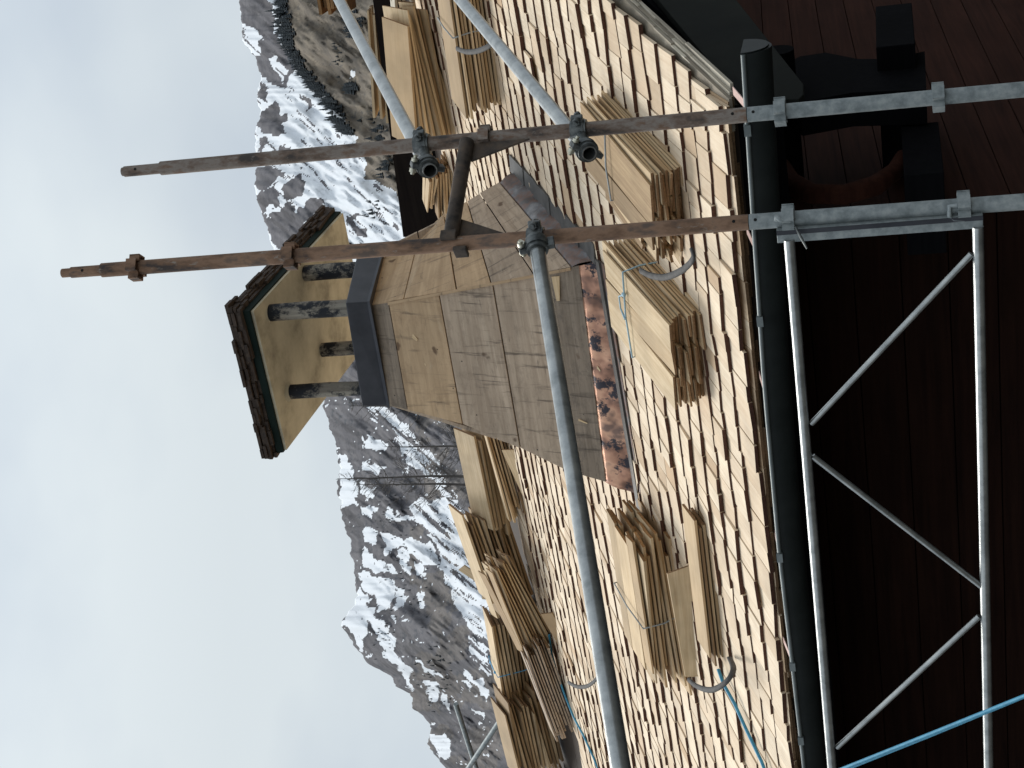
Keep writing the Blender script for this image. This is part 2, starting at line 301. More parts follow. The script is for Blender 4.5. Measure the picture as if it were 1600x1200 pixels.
snowH = [A1(P) for P in [[(565, 605), (580, 605), (610, 660), (600, 675)], [(640, 870), (700, 905), (690, 920), (650, 900)], [(780, 930), (800, 940), (830, 1100), (770, 1110), (790, 1050)], [(590, 340), (605, 360), (585, 370), (575, 345)]]]
trees = A1([(235, -60), (270, 60), (275, 170), (310, 260), (350, 330), (400, 365), (470, 470), (520, 540), (550, 600), (600, 660), (590, 690), (540, 670), (480, 580), (400, 450), (340, 380), (280, 320), (250, 200), (235, 60)])
snowL = [A2(P) for P in [
 [(185, 120), (262, 150), (250, 172), (190, 160)], [(112, 195), (150, 200), (162, 350), (105, 362)], [(190, 200), (250, 222), (220, 262), (175, 240)], [(170, 270), (220, 300), (200, 330), (165, 310)],
 [(175, 345), (222, 352), (200, 392)], [(255, 365), (352, 392), (340, 402), (255, 385)], [(172, 430), (230, 440), (220, 482), (190, 470)], [(240, 450), (400, 480), (432, 540), (380, 545), (330, 500), (300, 480), (260, 510)],
 [(190, 490), (300, 570), (285, 582), (180, 550)], [(165, 560), (280, 605), (275, 690), (225, 692), (200, 640), (172, 600)], [(350, 540), (382, 545), (380, 582), (352, 580)], [(295, 490), (330, 500), (328, 575), (300, 560)],
 [(292, 630), (312, 630), (308, 665), (290, 662)], [(355, 635), (380, 640), (372, 682), (355, 670)], [(280, 600), (330, 640), (290, 700)], [(165, 600), (205, 680), (280, 765), (300, 862), (245, 850), (230, 780), (200, 720), (180, 830), (130, 752), (112, 740)],
 [(350, 848), (440, 902), (430, 915), (370, 880)], [(380, 905), (418, 932), (412, 1002), (380, 962)], [(430, 955), (462, 970), (455, 1020), (430, 990)], [(515, 878), (585, 945), (582, 975), (510, 905)], [(505, 925), (530, 930), (520, 955)],
 [(270, 830), (330, 880), (335, 960), (300, 900)], [(262, 705), (280, 712), (278, 745)], [(400, 1095), (440, 1080), (480, 1130), (440, 1172), (395, 1125)], [(540, 1005), (562, 1010), (560, 1030)], [(100, 150), (110, 155), (104, 190)]]]
bandL = [A2(P) for P in [[(180, 0), (265, 30), (320, 90), (440, 240), (470, 330), (440, 330), (390, 270), (340, 230), (290, 140), (230, 90)], [(340, 340), (470, 335), (540, 400), (640, 700), (640, 860), (560, 800), (520, 700), (450, 600), (420, 560), (440, 520), (400, 450), (350, 400)], [(420, 440), (480, 470), (560, 700), (600, 900), (580, 900), (530, 800), (470, 640), (430, 540)]]]
us = np.arange(-140, 1345, 2.); NR = 330
sx = np.array([p[0] for p in SKY_L], float); sy = np.array([p[1] for p in SKY_L], float)
sk = np.interp(us, sx, sy)+(fbm(us/16, us*0+3, 5, 5, .6)-.5)*15
s_ = np.linspace(0, 1, NR)
UU = np.repeat(us[:, None], NR, 1); SS = np.repeat(s_[None, :], len(us), 0)
VV = sk[:, None]+SS*(1010-sk[:, None])
wx = (fbm(UU/14, VV/14, 21, 4, .5)-.5)*22; wy = (fbm(UU/14, VV/14, 41, 4, .5)-.5)*22
X_ = VV+wx; Y_ = (1200-UU)+wy
left = Y_ > 470
snow = np.where(left, 0., 1.)
for P in rockR: snow[inpoly(X_, Y_, P) & ~left] = 0
for P in snowR: snow[inpoly(X_, Y_, P) & ~left] = 1
for P in snowL: snow[inpoly(X_, Y_, P) & left] = 1
st = fbm((UU+VV*.9)/6, (VV-UU*.9)/45, 60, 5, .6)       # streaks that run down the slope
for P in bandL: snow[inpoly(X_, Y_, P) & left & (st > .42)] = 1
nn = fbm(UU/7, VV/7, 80, 5, .6)
snow[(nn > .74) & left] = 1
snow[(st > .66) & ~left] = 0
isH = inpoly(X_, Y_, hill)
snow[isH] = 0
brown = isH.astype(float); brown[inpoly(X_, Y_, rockH)] = 0
for P in snowH: snow[inpoly(X_, Y_, P)] = 1
dk = inpoly(X_, Y_, trees).astype(float)
dk[(nn > .55)] *= .4
bl = left & (fbm(UU/40, VV/40, 91, 4, .5) > .52) & (VV > 640); brown[bl] = .35
tr = (fbm(UU/9, VV/5, 33, 4, .6) > np.where(left, .68, .72)) & (left | isH); dk[tr] = np.maximum(dk[tr], .55); snow[tr & left & (nn < .5)] *= .45
DD = 2700-1700*SS**.8
DD = DD+(fbm((UU+VV*.7)/18, (VV-UU*.7)/60, 11, 4, .45)-.5)*140*np.clip(SS*8, 0, 1)+(fbm(UU/9, VV/9, 71, 3, .5)-.5)*8*np.clip(SS*8, 0, 1)
pts = CAM+(FW+RT*((UU-600)/F)[..., None]-UP*((VV-800)/F)[..., None])*DD[..., None]
# the foot of the slope runs down to the valley floor, the back falls away behind the ridge
foot = pts[:, -1:].copy(); foot[..., :2] = foot[..., :2]*.55; foot[..., 2] = -2
back = pts[:, :1].copy(); back[..., :2] = back[..., :2]*1.35; back[..., 2] = 0
pts = np.concatenate([back, pts, foot], 1)
def ext(a): return np.concatenate([a[:, :1], a, a[:, -1:]], 1)
tone = .62+.8*fbm((UU+VV*.8)/5, (VV-UU*.8)/40, 120, 5, .6)
tone = np.where(fbm((UU+VV*.8)/9, (VV-UU*.8)/50, 140, 4, .6) > .6, tone*.72, tone)
snow, brown, dk, tone = ext(snow), ext(brown), ext(dk), ext(tone)
nu, nr = pts.shape[:2]
idx = np.arange(nu*nr).reshape(nu, nr)
q = np.stack([idx[:-1, :-1], idx[:-1, 1:], idx[1:, 1:], idx[1:, :-1]], -1).reshape(-1, 4)
me = bpy.data.meshes.new('mountain'); me.vertices.add(nu*nr); me.vertices.foreach_set('co', pts.astype(np.float32).ravel())
me.loops.add(q.size); me.loops.foreach_set('vertex_index', q.astype(np.int32).ravel()); me.polygons.add(len(q))
me.polygons.foreach_set('loop_start', np.arange(0, q.size, 4, dtype=np.int32)); me.polygons.foreach_set('loop_total', np.full(len(q), 4, dtype=np.int32))
me.update(calc_edges=True); me.polygons.foreach_set('use_smooth', np.ones(len(q), bool))
a = me.attributes.new('cover', 'FLOAT_COLOR', 'POINT'); a.data.foreach_set('color', np.stack([snow, brown, dk, snow*0+1], -1).astype(np.float32).ravel())
a = me.attributes.new('tone', 'FLOAT', 'POINT'); a.data.foreach_set('value', tone.astype(np.float32).ravel())
m, t, b = newmat('mountain'); l = t.links.new
ca = N(t, 'ShaderNodeAttribute', attribute_name='cover'); sc_ = N(t, 'ShaderNodeSeparateColor'); l(ca.outputs['Color'], sc_.inputs[0])
tcn = N(t, 'ShaderNodeTexCoord'); n1 = N(t, 'ShaderNodeTexNoise'); n1.inputs['Scale'].default_value = .02; n1.inputs['Detail'].default_value = 6; n1.inputs['Roughness'].default_value = .7; l(tcn.outputs['Object'], n1.inputs['Vector'])
def mixc(fac, c1, c2):
    x = N(t, 'ShaderNodeMix', data_type='RGBA')
    for s_i, c in ((6, c1), (7, c2)):
        if isinstance(c, tuple): x.inputs[s_i].default_value = rgb(c)
        else: l(c, x.inputs[s_i])
    l(fac, x.inputs[0]); return x.outputs[2]
rf = N(t, 'ShaderNodeMapRange'); rf.inputs[1].default_value = .35; rf.inputs[2].default_value = .65; l(n1.outputs[0], rf.inputs[0])
rock = mixc(rf.outputs[0], (.088, .086, .096), (.155, .148, .155)); brn = mixc(rf.outputs[0], (.12, .105, .09), (.22, .185, .145))  # rock leans faintly blue: slight distance haze put into its colour
c = mixc(sc_.outputs[1], rock, brn); c = mixc(sc_.outputs[2], c, (.05, .058, .070))
ad = N(t, 'ShaderNodeMath', operation='MULTIPLY_ADD'); ad.inputs[1].default_value = .22; ad.inputs[2].default_value = -.11; l(n1.outputs[0], ad.inputs[0])
a2 = N(t, 'ShaderNodeMath', operation='ADD'); l(sc_.outputs[0], a2.inputs[0]); l(ad.outputs[0], a2.inputs[1])
th = N(t, 'ShaderNodeMapRange'); th.inputs[1].default_value = .38; th.inputs[2].default_value = .6; l(a2.outputs[0], th.inputs[0])
tn = N(t, 'ShaderNodeAttribute', attribute_name='tone'); tm_ = N(t, 'ShaderNodeVectorMath', operation='SCALE'); l(c, tm_.inputs[0]); l(tn.outputs['Fac'], tm_.inputs['Scale']); c = tm_.outputs[0]
c = mixc(th.outputs[0], c, (.70, .725, .76)); l(c, b.inputs['Base Color']); b.inputs['Roughness'].default_value = .95; b.inputs['Specular IOR Level'].default_value = .1
me.materials.append(m)
mo = bpy.data.objects.new('mountain', me); COL.objects.link(mo); mo['kind'] = 'structure'

# conifers on the hillside, one far mass
tm = MB()
HP = [(280+i*.0, 0) for i in ()]
def conifer(p, h, r):
    sides = 6; z0 = 0
    for k in range(4):
        zb = h*(.08+.22*k); zt = h*min(1, .08+.22*k+.36); rr = r*(1-.23*k)
        ring = [(p[0]+rr*cos(6.283*j/sides+k)*random.uniform(.7, 1.1), p[1]+rr*sin(6.283*j/sides+k)*random.uniform(.7, 1.1), p[2]+zb+random.uniform(-.03, .03)*h) for j in range(sides)]
        tm.poly(ring+[(p[0], p[1], p[2]+zt)], [(j, (j+1) % sides, sides) for j in range(sides)])
def hill_pt(u, v):
    i = int(np.clip(round((u+140)/2), 0, len(us)-1)); vs = sk[i]; j = int(np.clip(round((v-vs)/(1010-vs)*(NR-1)), 0, NR-1)); return pts[i, j+1]
cl = [(244, 0), (262, 100), (275, 190), (330, 300), (400, 390), (470, 470), (520, 550), (570, 630)]
for i in range(330):
    k = random.uniform(0, len(cl)-1.001); a_, b_ = cl[int(k)], cl[int(k)+1]; f_ = k-int(k)
    x = 360+(a_[0]+(b_[0]-a_[0])*f_)/3+random.gauss(0, 5); y = (a_[1]+(b_[1]-a_[1])*f_)/3
    p = hill_pt(1200-y, x); conifer(p, random.uniform(10, 19), random.uniform(2.8, 4.8))
for (cx, cy, n_, sx_, sy_, hh) in [(553, 138, 26, 9, 9, 16), (560, 45, 30, 10, 22, 15), (590, 215, 26, 16, 22, 11), (607, 262, 22, 8, 18, 12), (585, 330, 12, 14, 18, 8), (530, 85, 12, 12, 30, 7), (600, 172, 10, 8, 8, 12),
                              (640, 900, 40, 45, 70, 5), (610, 800, 30, 30, 60, 4.5), (680, 1060, 50, 30, 70, 6), (600, 1000, 25, 20, 40, 5), (650, 700, 24, 20, 40, 5)]:
    for i in range(n_):
        p = hill_pt(1200-(cy+random.gauss(0, sy_*.5)), cx+random.gauss(0, sx_*.5)); conifer(p, hh*random.uniform(.6, 1.2), hh*random.uniform(.2, .32))
to = tm.build('conifer_forest', 'conifer'); to['kind'] = 'stuff'; to['label'] = 'dark conifers scattered and in bands on the far snowy mountainsides'; to['category'] = 'forest'

# bare trees behind the roof, left of the chimney
def bare_tree(u, vb, vt, d, lab, lean=0):
    base = at(u, vb+60, d); top = at(u+lean, vt, d); base = np.array(base)
    ground = np.array([base[0], base[1], 0.])
    r = thing('bare_tree', lab, 'tree', ground, 'bare trees beyond the roof, in front of the snowy mountain')
    H = top-base; tk = MB(); tk.tube([ground, base, base+H*.4+AX*.05, base+H*.8, top], [.08, .05, .035, .02, .006], 7); tk.build('trunk', 'bark_bare', r)
    cr_ = MB(); nb = 46
    for i in range(nb):
        f_ = random.uniform(.12, .98); p = base+H*f_; ln = (1.15-f_)*random.uniform(.5, 1.15)*1.25
        a_ = random.uniform(0, 6.283); dr = np.array([cos(a_), sin(a_), random.uniform(.15, .8)])
        p1 = p+dr*ln*.5+AZ*random.uniform(-.06, .1); p2 = p+dr*ln+AZ*random.uniform(0, .3)*ln
        cr_.tube([p, p1, p2], [.011, .008, .004], 4, caps=False)
        for j in range(5):
            g_ = random.uniform(.3, 1); q0 = p+(p2-p)*g_; dd = unit(dr+np.array([random.uniform(-1, 1), random.uniform(-1, 1), random.uniform(0, 1)]))
            cr_.tube([q0, q0+dd*ln*random.uniform(.2, .4)], [.006, .003], 3, caps=False)
    cr_.build('crown', 'bark_bare', r)
bare_tree(563, 700, 545, 46, 'bare thin tree rising just left of the chimney shaft', 3)
bare_tree(455, 710, 528, 46, 'tall bare tree with a dark trunk above the left shingle bundles', -3)
bare_tree(441, 712, 556, 49, 'shorter bare tree standing close left of the tallest bare tree', 2)
bare_tree(500, 712, 600, 52, 'small bare tree midway between the chimney and the tallest bare tree', 2)

# ------------------------------------------------------------------ house: roof, walls, eave, gutter
house = thing('house', 'house with a roof half covered in fresh pale wooden shingles above dark timber walls', 'house', (R0[0]-6, R0[1]+4, 0))
VX = lambda l_: R0[0]+.155*min(l_, 2.2)-.03
XL = -13.5; LR = 5.75
dk_ = MB(); th_ = .05
def strip(l0, l1, h0=-.005, h1=-.06):
    dk_.hexa([RP(XL, l0, h1), RP(VX(l0)-.03, l0, h1), RP(VX(l1)-.03, l1, h1), RP(XL, l1, h1), RP(XL, l0, h0), RP(VX(l0)-.03, l0, h0), RP(VX(l1)-.03, l1, h0), RP(XL, l1, h0)])
for k in range(6): strip(.02+k*(LR/6), .015+(k+1)*(LR/6))
deck = dk_.build('roof', 'deck', house)
# the far slope of the roof
bk = MB(); ry, rz = RP(0, LR)[1], RP(0, LR)[2]
bk.hexa([(XL, ry, rz-.08), (-1.4, ry, rz-.08), (-1.4, ry+5, rz-2.74), (XL, ry+5, rz-2.74), (XL, ry, rz-.005), (-1.4, ry, rz-.005), (-1.4, ry+5, rz-2.66), (XL, ry+5, rz-2.66)])
bk.build('back_slope', 'deck', deck)
# shingle courses
_q = [rp(508, 800), rp(300, 846), rp(210, 864), rp(0, 928)]; _x = [RP(0,0)[0]*0+p[0] for p in _q]; _l = [(p[1]-R0[1])/cos(S) for p in _q]
def lmax(x): return float(np.interp(-x, [-_x[0]-.2]+[-a for a in _x[:]][0:], [5.06]+_l)) if x < _x[0]+.2 else 5.06
sh = MB(); CH = (-4.40, -3.0)                       # chimney footprint in x
l_ = 0.; row = 0
chL = (7.05-R0[1])/cos(S)
while l_ < 5.05:
    e_ = .148+random.uniform(-.014, .014)
    x = VX(l_)+random.uniform(-.01, .015); hb = .043
    last = l_+e_ >= 5.05
    while x > XL:
        w = random.choice([.07, .085, .10, .115, .13, .15, .18])*random.uniform(.9, 1.1)
        if last: w *= 1.6
        ln = .5; b_ = l_+random.gauss(0, .0035)+(.012*sin(x*2.1+row)); rt_ = random.gauss(0, .012)
        hh = hb+random.gauss(0, .004)+.006*sin(x*1.7+b_*2.3)+.004*sin(x*4.1-b_*3); tt = .0165*random.uniform(.75, 1.25)
        xm = x-w/2
        inside = (CH[0]+.06 < xm < CH[1]-.06) and (chL+.0 < b_+.2 < chL+1.30)
        if not inside and b_ < lmax(xm):
            tint = random.random()**2*.55; 
            if random.random() < .09: tint = random.uniform(.4, .95)
            o = RP(x, b_, hh-tt); top = RP(x, b_+ln, .0)
            dl = unit(top-o+AX*rt_*ln); dw = unit(-AX+dl*rt_); dn = np.cross(dw, dl); dn = dn if dn @ RN > 0 else -dn
            dn = unit(dn+AX*random.gauss(0, .022))
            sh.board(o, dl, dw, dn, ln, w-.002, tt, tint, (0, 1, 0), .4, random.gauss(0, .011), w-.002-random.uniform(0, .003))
        x -= w
    l_ += e_; row += 1
# starter layers under the first course and greyer ends along the verge
for k, (off, hh) in enumerate([(-.012, .010), (.004, -.004), (.016, -.018)]):
    x = VX(0)+.01*k
    while x > XL:
        w = random.uniform(.09, .2); o = RP(x, off+random.gauss(0, .006), hh)
        sh.board(o, RL, -AX, RN, .4, w-.003, .0125, random.uniform(.3, 1), (0, 2, 0)); x -= w
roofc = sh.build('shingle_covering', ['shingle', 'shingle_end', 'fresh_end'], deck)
# verge: ends of layers, stepped
vg = MB(); l_ = .0
while l_ < 3.2:
    for k in range(3):
        off = random.uniform(-.006, .012)+.016*k
        vg.board(RP(VX(l_)-.10, l_+.02*k, -.008-.013*k), unit(RL+AX*.15), AX, RN, .40, .115+off, .012, random.random(), (0, 0, 0))
    l_ += .172
vg.build('verge_layers', 'grey_edge', deck)
# barge board below the verge
bb = MB(); xb = R0[0]-.02
def bpx(u, v): return xp(u, v, xb)
pol = [bpx(1047, 1158), bpx(1050, 1248), bpx(1056, 1256), bpx(1067, 1256)]
dirv = unit(bpx(1200, 1101)-bpx(1069, 1255)); pe = pol[-1]+dirv*3.6; ps = pe+AZ*.42
pol = pol+[pe, ps, ]
pol = [np.array(p) for p in pol]
# follow the flare of the verge
for p in pol: p[0] = xb+.155*max(0, (p[1]-R0[1]))/cos(S)*.9-.012
bb.prism(pol, (-.035, 0, 0)); bb.build('barge_board', 'barge_paint', house, .004)
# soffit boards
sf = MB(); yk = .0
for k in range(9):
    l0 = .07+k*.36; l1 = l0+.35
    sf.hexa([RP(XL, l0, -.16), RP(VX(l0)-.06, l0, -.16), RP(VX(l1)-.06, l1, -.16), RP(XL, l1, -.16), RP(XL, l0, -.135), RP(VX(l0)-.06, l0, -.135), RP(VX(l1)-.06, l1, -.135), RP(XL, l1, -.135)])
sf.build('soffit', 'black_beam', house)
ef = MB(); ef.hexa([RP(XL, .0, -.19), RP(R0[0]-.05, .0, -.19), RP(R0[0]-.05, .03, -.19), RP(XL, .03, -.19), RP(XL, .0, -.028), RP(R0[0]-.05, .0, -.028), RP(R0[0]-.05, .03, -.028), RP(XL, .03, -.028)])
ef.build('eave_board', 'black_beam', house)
# walls
WX, WY = -2.52, 6.0
wl = MB(); z = 0.
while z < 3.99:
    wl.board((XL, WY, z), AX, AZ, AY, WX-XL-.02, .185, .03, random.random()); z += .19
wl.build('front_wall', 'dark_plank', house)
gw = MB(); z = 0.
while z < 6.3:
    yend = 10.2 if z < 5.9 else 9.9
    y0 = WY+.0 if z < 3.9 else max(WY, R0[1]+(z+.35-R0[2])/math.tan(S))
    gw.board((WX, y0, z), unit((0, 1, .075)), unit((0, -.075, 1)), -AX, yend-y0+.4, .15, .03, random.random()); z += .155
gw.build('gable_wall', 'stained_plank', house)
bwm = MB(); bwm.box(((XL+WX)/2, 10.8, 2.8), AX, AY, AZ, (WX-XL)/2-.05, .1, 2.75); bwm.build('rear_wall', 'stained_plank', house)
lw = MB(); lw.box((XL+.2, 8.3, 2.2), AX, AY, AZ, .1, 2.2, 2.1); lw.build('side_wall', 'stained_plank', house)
# beam ends, carved bracket and curved brace under the verge
def beam(u0, v0, u1, v1, xf=-1.95):
    a_ = xp(u0, v1, xf); b2 = xp(u1, v0, xf); m_ = MB()
    y0, y1 = sorted((a_[1], b2[1])); z0, z1 = sorted((a_[2], b2[2]))
    m_.box(((xf+WX)/2, (y0+y1)/2, (z0+z1)/2), AX, AY, AZ, (xf-WX)/2, (y1-y0)/2, (z1-z0)/2); return m_
beam(1132, 1368, 1190, 1430).build('beam_end', 'black_beam', house, .004)
beam(930, 1408, 1005, 1475, -2.2).build('beam_end', 'black_beam', house, .004)
cb = MB(); P = [xp(*q_, -2.05) for q_ in [(1112, 1250), (1118, 1290), (1108, 1340), (1108, 1390), (1120, 1445), (1060, 1447), (1055, 1330), (1040, 1250), (1060, 1225), (1100, 1228)]]
cb.prism(P, (-.14, 0, 0)); cb.build('carved_bracket', 'black_beam', house)
rb = MB(); c_ = xp(1122, 1215, -1.9); rb.tube([c_, c_-AX*.7], .065, 20); rb.build('purlin', 'black_beam', house)
br = MB(); br.tube([xp(*im(*q_), -2.3) for q_ in [(1216, 262), (1235, 287), (1270, 303), (1320, 304), (1368, 290), (1398, 268), (1410, 245)]], [.05, .045, .04, .04, .04, .035, .03], 10); br.build('curved_brace', 'stained_plank', house)

# gutter
gu = MB(); gy = 5.155; gr_ = .075
bead = [(1115, 1163), (900, 1176), (600, 1196), (340, 1219), (160, 1240), (0, 1258), (-120, 1272)]
bp_ = [yp(u, v, gy-gr_) for u, v in bead]
x0, x1 = bp_[0][0], -8.5
def gz(x): return float(np.interp(-x, [-p[0] for p in bp_], [p[2] for p in bp_]))
bz = [gz(p[0]) for p in bp_]
xs = np.linspace(x0, bp_[-1][0]-.6, 22); nseg = 12
V = []
for x in xs:
    for side in (0, 1):
        rr = gr_-(.004 if side else 0)
        for k in range(nseg+1):
            a_ = pi*k/nseg; V.append((x, gy-rr*cos(a_), gz(x)-rr*sin(a_)*1.15))
n2 = 2*(nseg+1); Fq = []
for i in range(len(xs)-1):
    for k in range(n2-1):
        if k == nseg: continue
        Fq.append((i*n2+k, i*n2+k+1, (i+1)*n2+k+1, (i+1)*n2+k))
gu.poly(V, Fq, smooth=True)
gu.poly([V[k] for k in range(nseg+1)], [tuple(range(nseg+1))]); gut = gu.build('gutter', 'gutter_black', house)
bd = MB(); bd.tube([(x, gy-gr_-.002, gz(x)+.004) for x in xs], .0085, 8); bd.build('bead', 'gutter_bead', gut)
en = MB(); en.prism([(x0+.002, gy-gr_*1.02*cos(pi*k/12), gz(x0)+.012-gr_*1.18*sin(pi*k/12)) for k in range(13)], (.004, 0, 0)); en.build('end_cap', 'gutter_black', gut)
jn = MB()
for uu in (1000, 700, 330, 160, 45):
    p = yp(uu, 1200, gy-gr_); jn = MB(); jn.box((p[0], gy-gr_-.002, gz(p[0])+.004), AX, AY, AZ, .02, .011, .0115); jn.build('gutter_joint', 'gutter_bead', gut)
for (x_, y_, x2, y2) in [(1168, 365, 1184, 388), (1147, 148, 1160, 170), (1188, 590, 1198, 612), (1207, 715, 1215, 740), (1212, 838, 1222, 862), (1225, 1003, 1243, 1032)]:
    p0 = yp(*im(x_, y_), 5.225); xb_ = yp(*im(x2, y2), gy-gr_)[0]; p1 = np.array([xb_, gy-gr_, gz(xb_)+.006])
    st_ = MB(); d_ = p1-p0; st_.board(p0, unit(d_), AX, unit(np.cross(d_, AX)), np.linalg.norm(d_), .03, .003); st_.build('gutter_strap', 'strap_copper', gut)

# ------------------------------------------------------------------ dark ridge beam at the right
rbm = tag_o = MB()
PR = [yp(1330, 560, 10.35), yp(1330, 602, 10.35), yp(822, 664, 10.35), yp(838, 629, 10.35)]
PR = [yp(1330, 566, 10.35), yp(1330, 640, 10.35), yp(822, 690, 10.35), yp(830, 630, 10.35)]
rbm.prism([PR[0], PR[3], PR[2], PR[1]], (0, .12, 0))
tag(rbm.build('ridge_board', 'ridge_beam'), 'long dark board standing along the ridge behind the right bundles', 'board')

# ------------------------------------------------------------------ chimney
by_t, by_b = 7.15, 6.826; fy_t, fy_b = 7.75, 8.068; vt, vb = 590., 975.
def yf(v): return by_t+(by_b-by_t)*(v-vt)/(vb-vt)
def yr(v, v0=600., v1=823.): return fy_t+(fy_b-fy_t)*(v-v0)/(v1-v0)
NE = [(722, 577), (733, 607), (739, 686), (755, 770), (772, 858), (783, 905), (797, 948)]
NE = [(722, 577), (728, 607), (742, 686), (756, 770), (773, 848), (785, 905), (797, 948)]
LE = [(567, 604), (560, 637), (538, 723), (500, 813), (463, 890), (447, 947), (425, 1005)]
def Np(i): return yp(NE[i][0], NE[i][1], yf(NE[i][1]-12))
def Lp(i): return yp(LE[i][0], LE[i][1], yf(LE[i][1]+14))
chim = thing('chimney', 'tapering chimney clad in worn wooden boards with four posts carrying a flat roof', 'chimney', (-3.7, 7.45, 4.9))
Np_ = [Np(i) for i in range(7)]; Lp_ = [Lp(i) for i in range(7)]
def board_quad(a, b, c, d, nrm, mat, name='cladding_board', t=.022, out=.0, tint=0, gap=.006, sub=None):
    """a-b upper edge, d-c lower edge"""
    a, b, c, d = [np.array(q_, float) for q_ in (a, b, c, d)]
    up_ = unit((a+b-c-d)); a, b, c, d = a-up_*gap*.5, b-up_*gap*.5, c+up_*gap*.5, d+up_*gap*.5
    m_ = MB(); o_ = nrm*out; g0 = random.uniform(0, 50)
    U = unit(b-a); W = unit(np.cross(nrm, U))
    P = [q_-nrm*t+o_ for q_ in (a, b, c, d)]+[q_+o_ for q_ in (a, b, c, d)]
    G = [(g0+(q_-a) @ U, g0+(q_-a) @ W, 0) for q_ in P]
    m_.hexa(P, 0, tint, G); return m_.build(name, mat, chim, .0015)
FN = unit(np.cross(Lp_[6]-Np_[6], Np_[0]-Np_[6])); FN = FN if FN[1] < 0 else -FN
matf = ['dark_board', 'orange_board', 'weathered_board', 'weathered_board', 'dark_board']
for i in range(5):
    board_quad(Np_[i], Lp_[i], Lp_[i+1], Np_[i+1], FN, matf[i], out=random.uniform(-.002, .003))
RB = [((722, 577), (813, 600)), ((737, 632), (828, 655)), ((748, 714), (864, 694)), ((758, 768), (885, 730)), ((770, 835), (897, 750)), ((783, 893), (914, 781)), ((797, 948), (940, 823))]
def RPt(q_, near): return yp(q_[0], q_[1], yf(q_[1]) if near else yr(q_[1]))
rnp = []; rfp = []
for i, (a_, b2) in enumerate(RB):
    # the near edge runs along the front face's edge
    f_ = (a_[1]-577)/(948-577); zz = np.interp(a_[1], [q_[1] for q_ in NE], range(7)); k = min(5, int(zz)); rnp.append(Np_[k]+(Np_[k+1]-Np_[k])*(zz-k)); rfp.append(RPt(b2, False))
RNm = unit(np.cross(rfp[6]-rnp[6], rnp[0]-rnp[6])); RNm = RNm if RNm[0] > 0 else -RNm
matr = ['orange_board', 'orange_board', 'orange_board', 'weathered_board', 'weathered_board']
for i in range(5):
    board_quad(rnp[i], rfp[i], rfp[i+1], rnp[i+1], RNm, matr[i], out=.004+random.uniform(-.002, .003))
# copper sheets
def sheet_strip(a, b, c, d, nrm, mat, name, n, out=.006):
    """n overlapping crumpled sheets"""
    m_ = MB(); a, b, c, d = [np.array(q_) for q_ in (a, b, c, d)]
    nx, ny = 50, 7; P = []
    for j in range(ny+1):
        for i in range(nx+1):
            s1, s2 = i/nx, j/ny; p = (a*(1-s1)+b*s1)*(1-s2)+(d*(1-s1)+c*s1)*s2
            w_ = .007*sin(i*.75+j*.5)*sin(j*.9)+.003*sin(i*2.3+j*1.7+1)+random.uniform(-.0015, .0015)+.004*((s1*n) % 1)
            P.append(p+nrm*((out+w_)*min(1, .15+s2*3)-(.006 if j == 0 else 0)))
    m_.poly(P, [(j*(nx+1)+i, j*(nx+1)+i+1, (j+1)*(nx+1)+i+1, (j+1)*(nx+1)+i) for j in range(ny) for i in range(nx)], smooth=True)
    o = m_.build(name, mat, chim); md = o.modifiers.new('thick', 'SOLIDIFY'); md.thickness = .002; return o
up1 = unit(Np_[5]-Np_[6])*.012
dm = sheet_strip(Np_[5]+up1, Lp_[5]+up1, Lp_[6], Np_[6], FN, 'copper', 'copper_flashing', 5)
sheet_strip(rnp[5]+up1, rfp[5]+up1, rfp[6], rnp[6], RNm, 'tarnished_sheet', 'side_flashing', 6)
# dark core that closes the shaft
core = MB(); q1 = Np_[0]; q2 = Lp_[0]; q3 = rfp[0]; q4 = q2+(q3-q1)
w1, w2, w3 = Np_[6]-AZ*.15, Lp_[6]-AZ*.15, rfp[6]-AZ*.15; w4 = w2+(w3-w1)
ins = lambda p, c_: p+(c_-p)*.12
ct = (q1+q2+q3+q4)/4; cbm = (w1+w2+w3+w4)/4
core.hexa([ins(w1, cbm), ins(w3, cbm), ins(w4, cbm), ins(w2, cbm), ins(q1, ct), ins(q3, ct), ins(q4, ct), ins(q2, ct)]); core.build('core', 'inner_dark', chim)
# hidden left and rear cladding
LN = unit(np.cross(w4-w2, q2-w2)); LN = LN if LN[0] < 0 else -LN; BN = unit(np.cross(w4-w3, q3-w3)); BN = BN if BN[1] > 0 else -BN
for k in range(5):
    f0_, f1_ = k/5, (k+1)/5
    board_quad(q2+(w2-q2)*f0_, q4+(w4-q4)*f0_, q4+(w4-q4)*f1_, q2+(w2-q2)*f1_, LN, 'weathered_board', out=-.002)
    board_quad(q3+(w3-q3)*f0_, q4+(w4-q4)*f0_, q4+(w4-q4)*f1_, q3+(w3-q3)*f1_, BN, 'weathered_board', out=-.002)
# base flashing strips lying on the shingles
ls = MB(); a_ = Lp_[6]; b2 = Np_[6]; c2 = rfp[6]; off = -RL*.05
a3 = RP(a_[0]-.10, (a_[1]-R0[1])/cos(S)-.0, .05); b3 = RP(b2[0]+.01, (b2[1]-R0[1])/cos(S)-.0, .05)
ls.hexa([a3-RL*.055-RN*.012, b3-RL*.055-RN*.012, b3-RN*.012, a3-RN*.012, a3-RL*.055, b3-RL*.055, b3, a3]); ls.build('base_strip', 'lead_strip', chim)
ls = MB(); ls.hexa([a3-RL*.085-RN*.016, b3-RL*.1-RN*.016, b3-RN*.016, a3-RN*.016, a3-AX*.06-RL*.085-RN*.010, b3-RL*.1-RN*.010, b3-RN*.013, a3-RN*.013]); ls.build('base_strip', 'tarnished_sheet', chim)
ls = MB(); d3 = RP(c2[0]+.0, (c2[1]-R0[1])/cos(S)+.02, .05); nst = 6
